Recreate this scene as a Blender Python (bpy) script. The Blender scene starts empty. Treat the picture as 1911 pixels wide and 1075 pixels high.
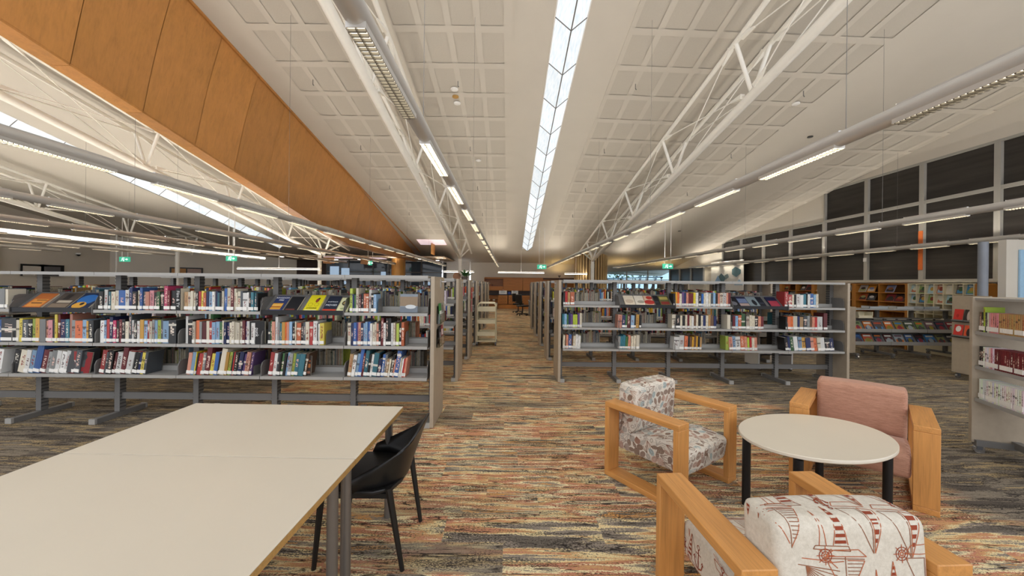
import bpy, math, random
from mathutils import Vector, Matrix
S = bpy.context.scene
COL = S.collection
RND = random.Random(7)
PI = math.pi
# ------------------------------------------------------------------ camera, world, exposure
F, VX, VY, ROLL, EYE = 690.0, 949.0, 530.0, 0.011, 1.575
cd = bpy.data.cameras.new('camera')
cam = bpy.data.objects.new('camera', cd)
COL.objects.link(cam)
cd.sensor_fit = 'HORIZONTAL'
cd.sensor_width = 36.0
cd.lens = F / 1911 * 36
cd.shift_x = (955.5 - VX) / 1911
cd.shift_y = (VY - 537.5) / 1911
cd.clip_start = 0.05
cam.matrix_world = Matrix.Translation((0, 0, EYE)) @ Matrix.Rotation(PI / 2, 4, 'X') @ Matrix.Rotation(ROLL, 4, 'Z')
S.camera = cam
W = bpy.data.worlds.new('overcast_sky')
S.world = W
W.use_nodes = True
bg = W.node_tree.nodes['Background']
bg.inputs[0].default_value = (0.93, 0.95, 1.0, 1)
bg.inputs[1].default_value = 1.2
S.view_settings.view_transform = 'Standard'
S.view_settings.look = 'None'
S.view_settings.exposure = 0.5
S.view_settings.gamma = 1.0
S.view_settings.use_curve_mapping = False
S.cycles.use_denoising = True
S.cycles.max_bounces = 8
S.cycles.diffuse_bounces = 5
ADDED_UPLIGHT, LOUVRE, SKYLIGHT = 105.0, 22.0, 0.74


def at(x, y, Y):
    """world point at depth Y for a place measured on the photograph (1911x1075)"""
    dx, dy = x - VX, y - VY
    u = math.cos(ROLL) * dx + math.sin(ROLL) * dy
    v = -math.sin(ROLL) * dx + math.cos(ROLL) * dy
    return Vector((u * Y / F, Y, EYE - v * Y / F))


SL = 0.174


def roof(X, Y, b=5.55):
    return EYE + b - SL * Y - (0.03 * (X - 2.0) if X > 2 else 0)


# ------------------------------------------------------------------ materials
def lin(c):
    return tuple(((v / 255) / 12.92 if v / 255 <= 0.04045 else ((v / 255 + 0.055) / 1.055) ** 2.4) for v in c)


def hexc(h):
    return lin((int(h[0:2], 16), int(h[2:4], 16), int(h[4:6], 16)))


MATS = {}


class NT:
    def __init__(s, m):
        s.t = m.node_tree
        s.bsdf = s.t.nodes['Principled BSDF']

    def n(s, typ, **kw):
        nd = s.t.nodes.new(typ)
        for k, v in kw.items():
            if k.startswith('_'):
                setattr(nd, k[1:], v)
        return nd

    def l(s, a, b):
        s.t.links.new(a, b)

    def math(s, op, a, b=None, c=None):
        nd = s.n('ShaderNodeMath', _operation=op)
        for i, v in enumerate((a, b, c)):
            if v is None:
                continue
            if isinstance(v, (int, float)):
                nd.inputs[i].default_value = v
            else:
                s.l(v, nd.inputs[i])
        return nd.outputs[0]

    def mix(s, f, a, b, mode='MIX'):
        nd = s.n('ShaderNodeMix', _data_type='RGBA', _blend_type=mode)
        for i, v in ((0, f), (6, a), (7, b)):
            if isinstance(v, (int, float)):
                nd.inputs[i].default_value = v
            elif isinstance(v, tuple):
                nd.inputs[i].default_value = v if len(v) == 4 else v + (1,)
            else:
                s.l(v, nd.inputs[i])
        return nd.outputs[2]

    def coords(s, kind='Object', scale=(1, 1, 1), rot=(0, 0, 0)):
        tc = s.n('ShaderNodeTexCoord')
        mp = s.n('ShaderNodeMapping')
        mp.inputs['Scale'].default_value = scale
        mp.inputs['Rotation'].default_value = rot
        s.l(tc.outputs[kind], mp.inputs[0])
        return mp.outputs[0]

    def noise(s, vec, scale=1, detail=3, rough=0.55, dist=0):
        nd = s.n('ShaderNodeTexNoise')
        nd.inputs['Scale'].default_value = scale
        nd.inputs['Detail'].default_value = detail
        nd.inputs['Roughness'].default_value = rough
        nd.inputs['Distortion'].default_value = dist
        s.l(vec, nd.inputs['Vector'])
        return nd.outputs['Fac']

    def ramp(s, fac, stops, interp='LINEAR'):
        nd = s.n('ShaderNodeValToRGB')
        nd.color_ramp.interpolation = interp
        els = nd.color_ramp.elements
        while len(els) < len(stops):
            els.new(0.5)
        for e, (p, c) in zip(els, stops):
            e.position = p
            e.color = c if len(c) == 4 else tuple(c) + (1,)
        s.l(fac, nd.inputs[0])
        return nd.outputs[0]

    def bump(s, h, strength=0.2, dist=0.01):
        nd = s.n('ShaderNodeBump')
        nd.inputs['Strength'].default_value = strength
        nd.inputs['Distance'].default_value = dist
        s.l(h, nd.inputs['Height'])
        s.l(nd.outputs[0], s.bsdf.inputs['Normal'])


def M(name, col='808080', rough=0.5, metal=0.0, emit=0.0, ecol=None, var=0.06, vscale=6.0, alpha=None, trans=0.0, spec=None, bump=0.0):
    """plain procedural material: a colour with faint noise"""
    if name in MATS:
        return MATS[name]
    m = bpy.data.materials.new(name)
    m.use_nodes = True
    t = NT(m)
    c = hexc(col) if isinstance(col, str) else col
    b = t.bsdf
    b.inputs['Roughness'].default_value = rough
    b.inputs['Metallic'].default_value = metal
    if spec is not None:
        b.inputs['Specular IOR Level'].default_value = spec
    if var > 0:
        nz = t.noise(t.coords('Object'), vscale, 4)
        hi = tuple(min(1, v * (1 + var)) for v in c)
        lo = tuple(v * (1 - var) for v in c)
        t.l(t.ramp(nz, [(0.3, lo), (0.7, hi)]), b.inputs['Base Color'])
        if bump:
            t.bump(t.noise(t.coords('Object'), 400, 2), bump, 0.002)
    else:
        b.inputs['Base Color'].default_value = c + (1,)
    if emit:
        b.inputs['Emission Color'].default_value = (hexc(ecol) if ecol else c) + (1,)
        b.inputs['Emission Strength'].default_value = emit
    if trans:
        b.inputs['Transmission Weight'].default_value = trans
        b.inputs['IOR'].default_value = 1.45
    MATS[name] = m
    return m


def m_wood(name, col, axis=0, grain=1.0, dark=0.7, rough=0.45, obj_rand=False, blotch=0.0):
    m = bpy.data.materials.new(name)
    m.use_nodes = True
    t = NT(m)
    c = hexc(col)
    sc = [14 * grain] * 3
    sc[axis] = 0.9 * grain
    v = t.coords('Object', tuple(sc))
    n1 = t.noise(v, 2.0, 5, 0.6, 0.6)
    sc2 = [90 * grain] * 3
    sc2[axis] = 2.5 * grain
    n2 = t.noise(t.coords('Object', tuple(sc2)), 1.5, 2)
    f = t.math('ADD', t.math('MULTIPLY', n1, 0.65), t.math('MULTIPLY', n2, 0.35))
    out = t.ramp(f, [(0.3, tuple(x * dark for x in c)), (0.5, c), (0.72, tuple(min(1, x * 1.18) for x in c))])
    if blotch:
        nb = t.noise(t.coords('Object', (1, 1, 1)), 1.7, 6, 0.65)
        out = t.mix(t.math('MULTIPLY', t.ramp(nb, [(0.35, (0, 0, 0)), (0.7, (1, 1, 1))]), blotch), out, tuple(min(1, x * f2) for x, f2 in zip(c, (1.35, 1.3, 1.6))))
    if obj_rand:
        oi = t.n('ShaderNodeObjectInfo')
        k = t.math('MULTIPLY_ADD', oi.outputs['Random'], 0.22, 0.9)
        cm = t.n('ShaderNodeCombineColor')
        for i in range(3):
            t.l(k, cm.inputs[i])
        out = t.mix(1.0, out, cm.outputs[0], 'MULTIPLY')
    t.l(out, t.bsdf.inputs['Base Color'])
    t.bsdf.inputs['Roughness'].default_value = rough
    t.bump(n2, 0.06, 0.002)
    MATS[name] = m
    return m


def m_carpet():
    m = bpy.data.materials.new('streaked_carpet')
    m.use_nodes = True
    t = NT(m)
    tc = t.n('ShaderNodeTexCoord')
    sep = t.n('ShaderNodeSeparateXYZ')
    t.l(tc.outputs['Object'], sep.inputs[0])
    x, y = sep.outputs[0], sep.outputs[1]
    row = t.math('FLOOR', t.math('DIVIDE', y, 0.25))
    off = t.math('MULTIPLY', t.math('FRACT', t.math('MULTIPLY', row, 0.377)), 1.0)
    colm = t.math('FLOOR', t.math('ADD', x, off))
    cv = t.n('ShaderNodeCombineXYZ')
    t.l(colm, cv.inputs[0])
    t.l(row, cv.inputs[1])
    wn = t.n('ShaderNodeTexWhiteNoise', _noise_dimensions='2D')
    t.l(cv.outputs[0], wn.inputs['Vector'])
    shift = t.math('MULTIPLY', wn.outputs['Value'], 0.35)

    def streak(sx, sy, sc, det, rough, dist, k):
        c = t.n('ShaderNodeCombineXYZ')
        t.l(t.math('MULTIPLY', x, sx), c.inputs[0])
        t.l(t.math('MULTIPLY', t.math('ADD', y, t.math('MULTIPLY', shift, k)), sy), c.inputs[1])
        c.inputs[2].default_value = k * 7.3
        return t.noise(c.outputs[0], sc, det, rough, dist)
    pile = t.noise(t.coords('Object', (70, 130, 60)), 1.0, 2, 0.75)
    fray = t.math('MULTIPLY', t.math('SUBTRACT', pile, 0.5), 0.16)
    n1 = t.math('ADD', streak(0.85, 8.5, 1.0, 4, 0.6, 0.3, 1.0), fray)
    n2 = t.math('ADD', streak(1.0, 8, 1.0, 4, 0.6, 0.3, 2.0), fray)
    n4 = streak(1.9, 15, 1.0, 3, 0.6, 0.5, 0.5)
    n6 = streak(2.2, 9, 1.0, 2, 0.5, 0.2, 4.0)

    def bands(cols):
        st = []
        for k_, (p_, c_) in enumerate(cols):
            if k_:
                st.append((p_ - .006, hexc(cols[k_ - 1][1])))
            st.append((p_ + .006, hexc(c_)))
        return st
    warm = t.ramp(n1, bands([(0.2, '6a635a'), (0.375, '8b8176'), (0.425, 'dccb9c'), (0.465, 'c2966a'), (0.51, 'b87e66'), (0.55, 'dfd2a8'), (0.59, '8a8073'), (0.64, 'c89458'), (0.685, '736b61')]))
    grey = t.ramp(n2, bands([(0.2, '5a534b'), (0.41, '857b6c'), (0.48, '6c645a'), (0.54, 'a8946f'), (0.585, '746b60'), (0.65, '5c554d')]))
    low = t.noise(t.coords('Object', (0.35, 0.8, 1)), 1.0, 3)
    # the far bays on either side are laid with the greyer planks
    zr = t.n('ShaderNodeMapRange', _interpolation_type='SMOOTHSTEP')
    t.l(x, zr.inputs[0])
    zr.inputs[1].default_value = 2.6
    zr.inputs[2].default_value = 5.2
    zl = t.n('ShaderNodeMapRange', _interpolation_type='SMOOTHSTEP')
    t.l(x, zl.inputs[0])
    zl.inputs[1].default_value = -2.6
    zl.inputs[2].default_value = -5.0
    zone = t.math('MULTIPLY', t.math('MAXIMUM', zr.outputs[0], t.math('MULTIPLY', zl.outputs[0], 0.75)), 0.75)
    pick = t.math('ADD', t.math('ADD', t.math('MULTIPLY', wn.outputs['Value'], 0.22), t.math('MULTIPLY', low, 0.62)), zone)
    gm = t.ramp(pick, [(0.46, (0, 0, 0)), (0.6, (1, 1, 1))])
    col = t.mix(gm, warm, grey)
    # dark squiggles between the streaks and a peppering of dark loops
    line = t.math('ABSOLUTE', t.math('SUBTRACT', t.math('ADD', n4, t.math('MULTIPLY', fray, 0.35)), 0.5))
    crack = t.math('MULTIPLY', t.ramp(line, [(0.008, (1, 1, 1)), (0.022, (0, 0, 0))]), t.ramp(n6, [(0.42, (0, 0, 0)), (0.54, (1, 1, 1))]))
    col = t.mix(t.math('MULTIPLY', crack, 0.9), col, hexc('262220'))
    n5 = streak(1.5, 14, 1.0, 3, 0.6, 0.3, 3.0)
    thr = t.ramp(n5, [(0.36, (0.30, 0.30, 0.30)), (0.62, (0.53, 0.53, 0.53))])
    dots = t.math('LESS_THAN', pile, thr)
    col = t.mix(t.math('MULTIPLY', dots, 0.74), col, hexc('2f2a26'))
    fine = t.noise(t.coords('Object'), 260, 2, 0.6)
    k = t.ramp(fine, [(0.3, (0.82, 0.82, 0.82)), (0.7, (1.3, 1.3, 1.3))])
    col = t.mix(1.0, col, k, 'MULTIPLY')
    t.l(col, t.bsdf.inputs['Base Color'])
    t.bsdf.inputs['Roughness'].default_value = 0.95
    t.bsdf.inputs['Specular IOR Level'].default_value = 0.1
    t.bump(t.math('ADD', pile, t.math('MULTIPLY', n4, 1.5)), 0.5, 0.006)
    MATS[m.name] = m
    return m


def m_book():
    """cover cloth in the object's own colour with blocked lettering down the spine"""
    m = bpy.data.materials.new('book_cover')
    m.use_nodes = True
    t = NT(m)
    oi = t.n('ShaderNodeObjectInfo')
    tc = t.n('ShaderNodeTexCoord')
    sep = t.n('ShaderNodeSeparateXYZ')
    t.l(tc.outputs['Object'], sep.inputs[0])
    x, y, z = sep.outputs
    r = oi.outputs['Random']
    cell = t.math('FLOOR', t.math('MULTIPLY', z, 34))
    cv = t.n('ShaderNodeCombineXYZ')
    t.l(cell, cv.inputs[0])
    t.l(t.math('FLOOR', t.math('MULTIPLY', t.math('ADD', x, 0.5), 4)), cv.inputs[1])
    t.l(t.math('MULTIPLY', r, 91.7), cv.inputs[2])
    wn = t.n('ShaderNodeTexWhiteNoise', _noise_dimensions='3D')
    t.l(cv.outputs[0], wn.inputs['Vector'])
    on = t.math('GREATER_THAN', wn.outputs['Value'], 0.52)
    inx = t.math('LESS_THAN', t.math('ABSOLUTE', x), t.math('MULTIPLY_ADD', r, 0.14, 0.16))
    lo = t.math('MULTIPLY_ADD', t.math('FRACT', t.math('MULTIPLY', r, 7.3)), 0.22, 0.22)
    hi = t.math('MULTIPLY_ADD', t.math('FRACT', t.math('MULTIPLY', r, 13.1)), 0.3, 0.62)
    inz = t.math('MULTIPLY', t.math('GREATER_THAN', z, lo), t.math('LESS_THAN', z, hi))
    front = t.math('LESS_THAN', y, 0.02)
    has = t.math('GREATER_THAN', t.math('FRACT', t.math('MULTIPLY', r, 29.7)), 0.2)
    f = t.math('MULTIPLY', t.math('MULTIPLY', on, inx), t.math('MULTIPLY', t.math('MULTIPLY', inz, front), has))
    bw = t.n('ShaderNodeRGBToBW')
    t.l(oi.outputs['Color'], bw.inputs[0])
    ink = t.mix(t.math('GREATER_THAN', bw.outputs[0], 0.22), hexc('e6e0d0'), hexc('2a2622'))
    tint = t.mix(t.math('MULTIPLY', t.math('FRACT', t.math('MULTIPLY', r, 3.7)), 0.5), ink, t.mix(1.0, oi.outputs['Color'], hexc('d04028'), 'MIX'))
    col = t.mix(t.math('MULTIPLY', f, 0.85), oi.outputs['Color'], tint)
    # a coloured band round some spines
    b0 = t.math('MULTIPLY_ADD', t.math('FRACT', t.math('MULTIPLY', r, 41.3)), 0.4, 0.45)
    band = t.math('MULTIPLY', t.math('LESS_THAN', t.math('ABSOLUTE', t.math('SUBTRACT', z, b0)), 0.045), t.math('MULTIPLY', front, t.math('GREATER_THAN', t.math('FRACT', t.math('MULTIPLY', r, 17.9)), 0.72)))
    col = t.mix(t.math('MULTIPLY', band, 0.7), col, ink)
    t.l(col, t.bsdf.inputs['Base Color'])
    t.bsdf.inputs['Roughness'].default_value = 0.45
    MATS[m.name] = m
    return m


def m_attr(name):
    m = bpy.data.materials.new(name)
    m.use_nodes = True
    t = NT(m)
    a = t.n('ShaderNodeVertexColor')
    a.layer_name = 'tint'
    nz = t.noise(t.coords('Object', (140, 140, 26)), 1.0, 2)
    t.l(t.mix(1.0, a.outputs[0], t.ramp(nz, [(0.42, (0.72, 0.72, 0.72)), (0.55, (1.05, 1.05, 1.05))]), 'MULTIPLY'), t.bsdf.inputs['Base Color'])
    t.bsdf.inputs['Roughness'].default_value = 0.6
    MATS[m.name] = m
    return m


def m_screen():
    m = bpy.data.materials.new('dark_blind_glass')
    m.use_nodes = True
    t = NT(m)
    n = t.noise(t.coords('Object', (0.4, 0.4, 9)), 1.0, 3)
    t.l(t.ramp(n, [(0.3, hexc('221f1c')), (0.7, hexc('383430'))]), t.bsdf.inputs['Base Color'])
    t.bsdf.inputs['Roughness'].default_value = 0.35
    MATS[m.name] = m
    return m


def m_fabric(name, c1, c2, sx=(60, 60, 60)):
    m = bpy.data.materials.new(name)
    m.use_nodes = True
    t = NT(m)
    n = t.noise(t.coords('Object', sx), 1.0, 4, 0.7)
    w = t.noise(t.coords('Object', (420, 420, 420)), 1.0, 1)
    f = t.math('ADD', t.math('MULTIPLY', n, 0.7), t.math('MULTIPLY', w, 0.3))
    t.l(t.ramp(f, [(0.35, hexc(c1)), (0.65, hexc(c2))]), t.bsdf.inputs['Base Color'])
    t.bsdf.inputs['Roughness'].default_value = 0.9
    t.bsdf.inputs['Sheen Weight'].default_value = 0.15
    t.bump(w, 0.25, 0.002)
    MATS[m.name] = m
    return m


CARPET = m_carpet()
BOOK = m_book()
TINT = m_attr('mixed_covers')
SCREEN = m_screen()
PLASTER = M('ceiling_plaster', 'cbc4b8', 0.85, var=0.02, vscale=1.5)
PANEL = M('perforated_panel', 'c1baae', 0.9, var=0.03, vscale=60)
WALL = M('wall_paint', 'dcd5c8', 0.85, var=0.03, vscale=1)
STEEL = M('white_steel', 'f6f3ea', 0.35, var=0.02)
GREY = M('rack_steel', 'a19f9a', 0.45, 0.1, var=0.04)
GREYD = M('rack_steel_dark', '716f6c', 0.5, 0.1, var=0.04)
LAM = M('beige_laminate', 'a89a86', 0.5, var=0.05, vscale=14)
ALU = M('tube_aluminium', 'cbc8c2', 0.35, 0.35, var=0.02)
LAMP = M('louvre_lamp', 'ffffff', 0.5, emit=LOUVRE, ecol='fff4dc', var=0)
ADDED_UP_FAR = M('added_uplight_far_bay', 'ffffff', 0.5, emit=ADDED_UPLIGHT * 1.5, ecol='fff6e8', var=0)  # stronger copy of the added strip, brightens the dark far bay
LAMPD = M('louvre_lamp_dim', 'ffffff', 0.5, emit=1.3, ecol='fff4dc', var=0)
UPL = M('uplight_source', 'ffffff', 0.5, emit=ADDED_UPLIGHT, ecol='fff6e8', var=0)  # added strip on the tube tops, brightens the ceiling and room
BARL = M('bar_lamp', 'ffffff', 0.5, emit=7, ecol='fff6e6', var=0)
DOWN = M('downlight_lamp', 'ffffff', 0.5, emit=4, ecol='fff8f0', var=0)
BLADE = M('louvre_blade', '8f8a80', 0.3, 0.6, var=0.05)
BLACK = M('black_plastic', '161616', 0.4, var=0.05)
BLKM = M('black_metal', '1a1a1c', 0.4, 0.3, var=0.05)
TOP = M('table_laminate', 'd5ccba', 0.32, var=0.015, vscale=2)
PLY = m_wood('ply_edge', 'b08a50', 0, 1.5)
LEGM = M('leg_metal', '84817e', 0.35, 0.7, var=0.03)
OAK = [m_wood('oak_%s' % 'xyz'[i], 'c88e4e', i, 1.3, 0.72, 0.4) for i in range(3)]
BULK = m_wood('bulkhead_ply', 'ba8244', 2, 0.35, 0.75, 0.45, obj_rand=True, blotch=0.35)
CUB = m_wood('cubby_wood', 'b5772e', 2, 1.0, 0.75, 0.5)
CREAMP = M('cream_paint', 'ddd3b4', 0.5, var=0.03)
TROL = M('trolley_cream', 'e3dbbd', 0.4, var=0.02)
PAPER = M('paper_pages', 'd8cfb8', 0.9, var=0.06, vscale=30)
LABELM = M('white_label', 'e8e6e0', 0.6, var=0.03, vscale=60)
WHITE = M('white_paint', 'e8e6e2', 0.6, var=0.02)
FABG = m_fabric('cream_fabric', 'c0b8a8', 'd6cfc0')
FABS = m_fabric('shell_fabric_base', 'ccc3b4', 'dcd5c8')
PINK = m_fabric('pink_fabric', 'a2765f', 'c4957e', (14, 110, 110))
RUST = M('print_rust', '8a3a20', 0.9, var=0.1)
ORA = M('print_orange', 'b0603a', 0.9, var=0.1)
BRN = M('print_brown', '8a5638', 0.9, var=0.1)
RUBBER = M('caster_rubber', '55565a', 0.4, var=0.05)
CHROME = M('caster_chrome', 'c8c8c8', 0.2, 0.9, var=0.0)
GLASSB = M('sky_tint_glass', (0.40, 0.60, 0.72), 0.0, trans=1.0, var=0)  # blue of the sky is put into the glass tint
ACRY = M('clear_acrylic', (0.92, 0.95, 0.95), 0.02, trans=1.0, var=0)
OFFG = M('office_glass', '4c5a68', 0.06, 0.0, var=0.25, vscale=1.2)
SIGN = M('exit_green', '3fae8c', 0.5, emit=0.5, ecol='48c09a', var=0)
SIGNW = M('exit_white', 'f4fff8', 0.5, emit=0.9, ecol='f0fff8', var=0)


def m_skylight():
    m = bpy.data.materials.new('skylight_diffuser')
    m.use_nodes = True
    t = NT(m)
    v = t.coords('Object', (0.6, 22, 22))
    n = t.noise(t.coords('Object', (30, 3.0, 30)), 1.0, 3)
    oi = t.n('ShaderNodeObjectInfo')
    c = t.ramp(n, [(0.3, hexc('d3e2ec')), (0.6, hexc('f1f6f8'))])
    k = t.math('MULTIPLY_ADD', oi.outputs['Random'], 0.18, 0.82)
    t.bsdf.inputs['Base Color'].default_value = (0.25, 0.26, 0.27, 1)
    t.l(c, t.bsdf.inputs['Emission Color'])
    t.l(t.math('MULTIPLY', k, SKYLIGHT), t.bsdf.inputs['Emission Strength'])
    t.bsdf.inputs['Roughness'].default_value = 0.3
    MATS[m.name] = m
    return m


SKYG = m_skylight()
_flat = {}


def flat(h, rough=0.55):
    k = 'print_' + h
    return M(k, h, rough, var=0.05, vscale=40)


# ------------------------------------------------------------------ mesh helpers
class MB:
    def __init__(s):
        s.v, s.f, s.mi, s.mats, s.cols = [], [], [], [], None

    def mat(s, m):
        if m not in s.mats:
            s.mats.append(m)
        return s.mats.index(m)

    def add(s, vs, fs, m, col=None):
        b = len(s.v)
        s.v.extend([tuple(v) for v in vs])
        i = s.mat(m)
        for f in fs:
            s.f.append(tuple(b + k for k in f))
            s.mi.append(i)
            if s.cols is not None:
                s.cols.append(col or (0.5, 0.5, 0.5))
        return s

    def box(s, lo, hi, m, mtx=None, col=None):
        x0, y0, z0 = lo
        x1, y1, z1 = hi
        vs = [Vector(p) for p in ((x0, y0, z0), (x1, y0, z0), (x1, y1, z0), (x0, y1, z0), (x0, y0, z1), (x1, y0, z1), (x1, y1, z1), (x0, y1, z1))]
        if mtx is not None:
            vs = [mtx @ v for v in vs]
        return s.add(vs, ((0, 3, 2, 1), (4, 5, 6, 7), (0, 1, 5, 4), (1, 2, 6, 5), (2, 3, 7, 6), (3, 0, 4, 7)), m, col)

    def cbox(s, c, d, m, mtx=None):
        return s.box([c[i] - d[i] / 2 for i in range(3)], [c[i] + d[i] / 2 for i in range(3)], m, mtx)

    def tube(s, a, b, r, m, n=10, r2=None, cap=True):
        a, b = Vector(a), Vector(b)
        d = (b - a).normalized()
        p = d.orthogonal().normalized()
        q = d.cross(p)
        r2 = r if r2 is None else r2
        vs = []
        for c, rr in ((a, r), (b, r2)):
            for k in range(n):
                w = 2 * PI * k / n
                vs.append(c + (p * math.cos(w) + q * math.sin(w)) * rr)
        fs = [(k, (k + 1) % n, n + (k + 1) % n, n + k) for k in range(n)]
        if cap:
            fs += [tuple(range(n - 1, -1, -1)), tuple(range(n, 2 * n))]
        return s.add(vs, fs, m)

    def path(s, pts, r, m, n=8, closed=False):
        pts = [Vector(p) for p in pts]
        N = len(pts)
        vs = []
        up = Vector((0, 0, 1))
        for i, p in enumerate(pts):
            d = (pts[(i + 1) % N] - pts[i - 1]) if closed or 0 < i < N - 1 else (pts[1] - pts[0] if i == 0 else pts[-1] - pts[-2])
            d.normalize()
            a = d.cross(up)
            if a.length < 1e-3:
                a = d.cross(Vector((0, 1, 0)))
            a.normalize()
            b = a.cross(d)
            for k in range(n):
                w = 2 * PI * k / n
                vs.append(p + (a * math.cos(w) + b * math.sin(w)) * r)
        fs = []
        for i in range(N if closed else N - 1):
            j = (i + 1) % N
            for k in range(n):
                fs.append((i * n + k, i * n + (k + 1) % n, j * n + (k + 1) % n, j * n + k))
        if not closed:
            fs += [tuple(range(n - 1, -1, -1)), tuple((N - 1) * n + k for k in range(n))]
        return s.add(vs, fs, m)

    def lathe(s, prof, m, n=24, c=(0, 0, 0), sx=1, sy=1):
        vs, fs = [], []
        for (r, z) in prof:
            for k in range(n):
                w = 2 * PI * k / n
                vs.append((c[0] + r * sx * math.cos(w), c[1] + r * sy * math.sin(w), c[2] + z))
        for i in range(len(prof) - 1):
            for k in range(n):
                fs.append((i * n + k, i * n + (k + 1) % n, (i + 1) * n + (k + 1) % n, (i + 1) * n + k))
        fs += [tuple(range(n - 1, -1, -1)), tuple((len(prof) - 1) * n + k for k in range(n))]
        return s.add(vs, fs, m)

    def prism(s, poly, ax, lo, hi, m):
        """extrude a polygon of two coordinates along axis ax between lo and hi"""
        def P(p, t):
            r = list(p)
            r.insert(ax, t)
            return r
        n = len(poly)
        vs = [P(p, lo) for p in poly] + [P(p, hi) for p in poly]
        fs = [tuple(range(n - 1, -1, -1)), tuple(range(n, 2 * n))] + [(k, (k + 1) % n, n + (k + 1) % n, n + k) for k in range(n)]
        return s.add(vs, fs, m)

    def mesh(s, name):
        me = bpy.data.meshes.new(name)
        me.from_pydata(s.v, [], s.f)
        for m in s.mats:
            me.materials.append(m)
        me.polygons.foreach_set('material_index', s.mi)
        if s.cols is not None:
            at_ = me.color_attributes.new('tint', 'FLOAT_COLOR', 'CORNER')
            buf = []
            for p, c in zip(me.polygons, s.cols):
                buf.extend((c[0], c[1], c[2], 1.0) * p.loop_total)
            at_.data.foreach_set('color', buf)
        me.update()
        return me

    def build(s, name, parent=None, loc=None, bevel=0.0, smooth=False, seg=2):
        o = bpy.data.objects.new(name, s.mesh(name))
        COL.objects.link(o)
        finish(o, bevel, smooth, seg)
        if parent is not None:
            o.parent = parent
        if loc is not None:
            o.location = loc
        return o


def finish(o, bevel=0.0, smooth=False, seg=2):
    if bevel:
        b = o.modifiers.new('edge', 'BEVEL')
        b.width = bevel
        b.segments = seg
        b.limit_method = 'ANGLE'
        b.angle_limit = 0.6
    if smooth or bevel:
        me = o.data
        me.polygons.foreach_set('use_smooth', [True] * len(me.polygons))
        try:
            me.set_sharp_from_angle(angle=0.7)
        except Exception:
            pass


def inst(name, me, parent=None, loc=(0, 0, 0), rot=None, scale=None):
    o = bpy.data.objects.new(name, me)
    COL.objects.link(o)
    o.location = loc
    if rot:
        o.rotation_euler = rot
    if scale:
        o.scale = scale
    if parent is not None:
        o.parent = parent
    return o


def tag(o, label, cat, group=None, kind=None):
    o['label'] = label
    o['category'] = cat
    if group:
        o['group'] = group
    if kind:
        o['kind'] = kind
    return o


def thing(name, label, cat, loc=(0, 0, 0), rz=0.0, group=None, kind=None):
    o = bpy.data.objects.new(name, None)
    o.empty_display_size = 0.1
    COL.objects.link(o)
    o.location = loc
    o.rotation_euler = (0, 0, rz)
    return tag(o, label, cat, group, kind)


def text(name, s, parent, loc, rot, size, m, ax='CENTER'):
    cu = bpy.data.curves.new(name, 'FONT')
    cu.body = s
    cu.size = size
    cu.align_x = ax
    cu.align_y = 'CENTER'
    cu.extrude = 0.0006
    cu.materials.append(m)
    tmp = bpy.data.objects.new('lettering_source', cu)
    me = bpy.data.meshes.new_from_object(tmp)
    bpy.data.objects.remove(tmp)
    return inst(name, me, parent, loc, rot)


ORD = ('zeroth first second third fourth fifth sixth seventh eighth ninth tenth eleventh twelfth thirteenth fourteenth fifteenth sixteenth seventeenth eighteenth nineteenth twentieth '
       'twenty-first twenty-second twenty-third twenty-fourth twenty-fifth twenty-sixth twenty-seventh twenty-eighth twenty-ninth thirtieth thirty-first thirty-second thirty-third').split()
# ================================================================== SETTING
fl = MB().add([(-21.5, -3, 0), (11.2, -3, 0), (11.2, 27, 0), (-21.5, 27, 0), (-21.5, -3, -.1), (11.2, -3, -.1), (11.2, 27, -.1), (-21.5, 27, -.1)],
              [(0, 1, 2, 3), (7, 6, 5, 4), (0, 4, 5, 1), (1, 5, 6, 2), (2, 6, 7, 3), (3, 7, 4, 0)], CARPET).build('floor')
tag(fl, 'carpet floor streaked in orange, cream, rust and charcoal', 'floor', kind='structure')

# ---- ceiling: two sloping slabs either side of the central skylight, perforated panels set into their grid
YR0, YP0, PITCH, NROW = 0.0, 5.60, 0.84, 18
COLW = 0.505


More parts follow.
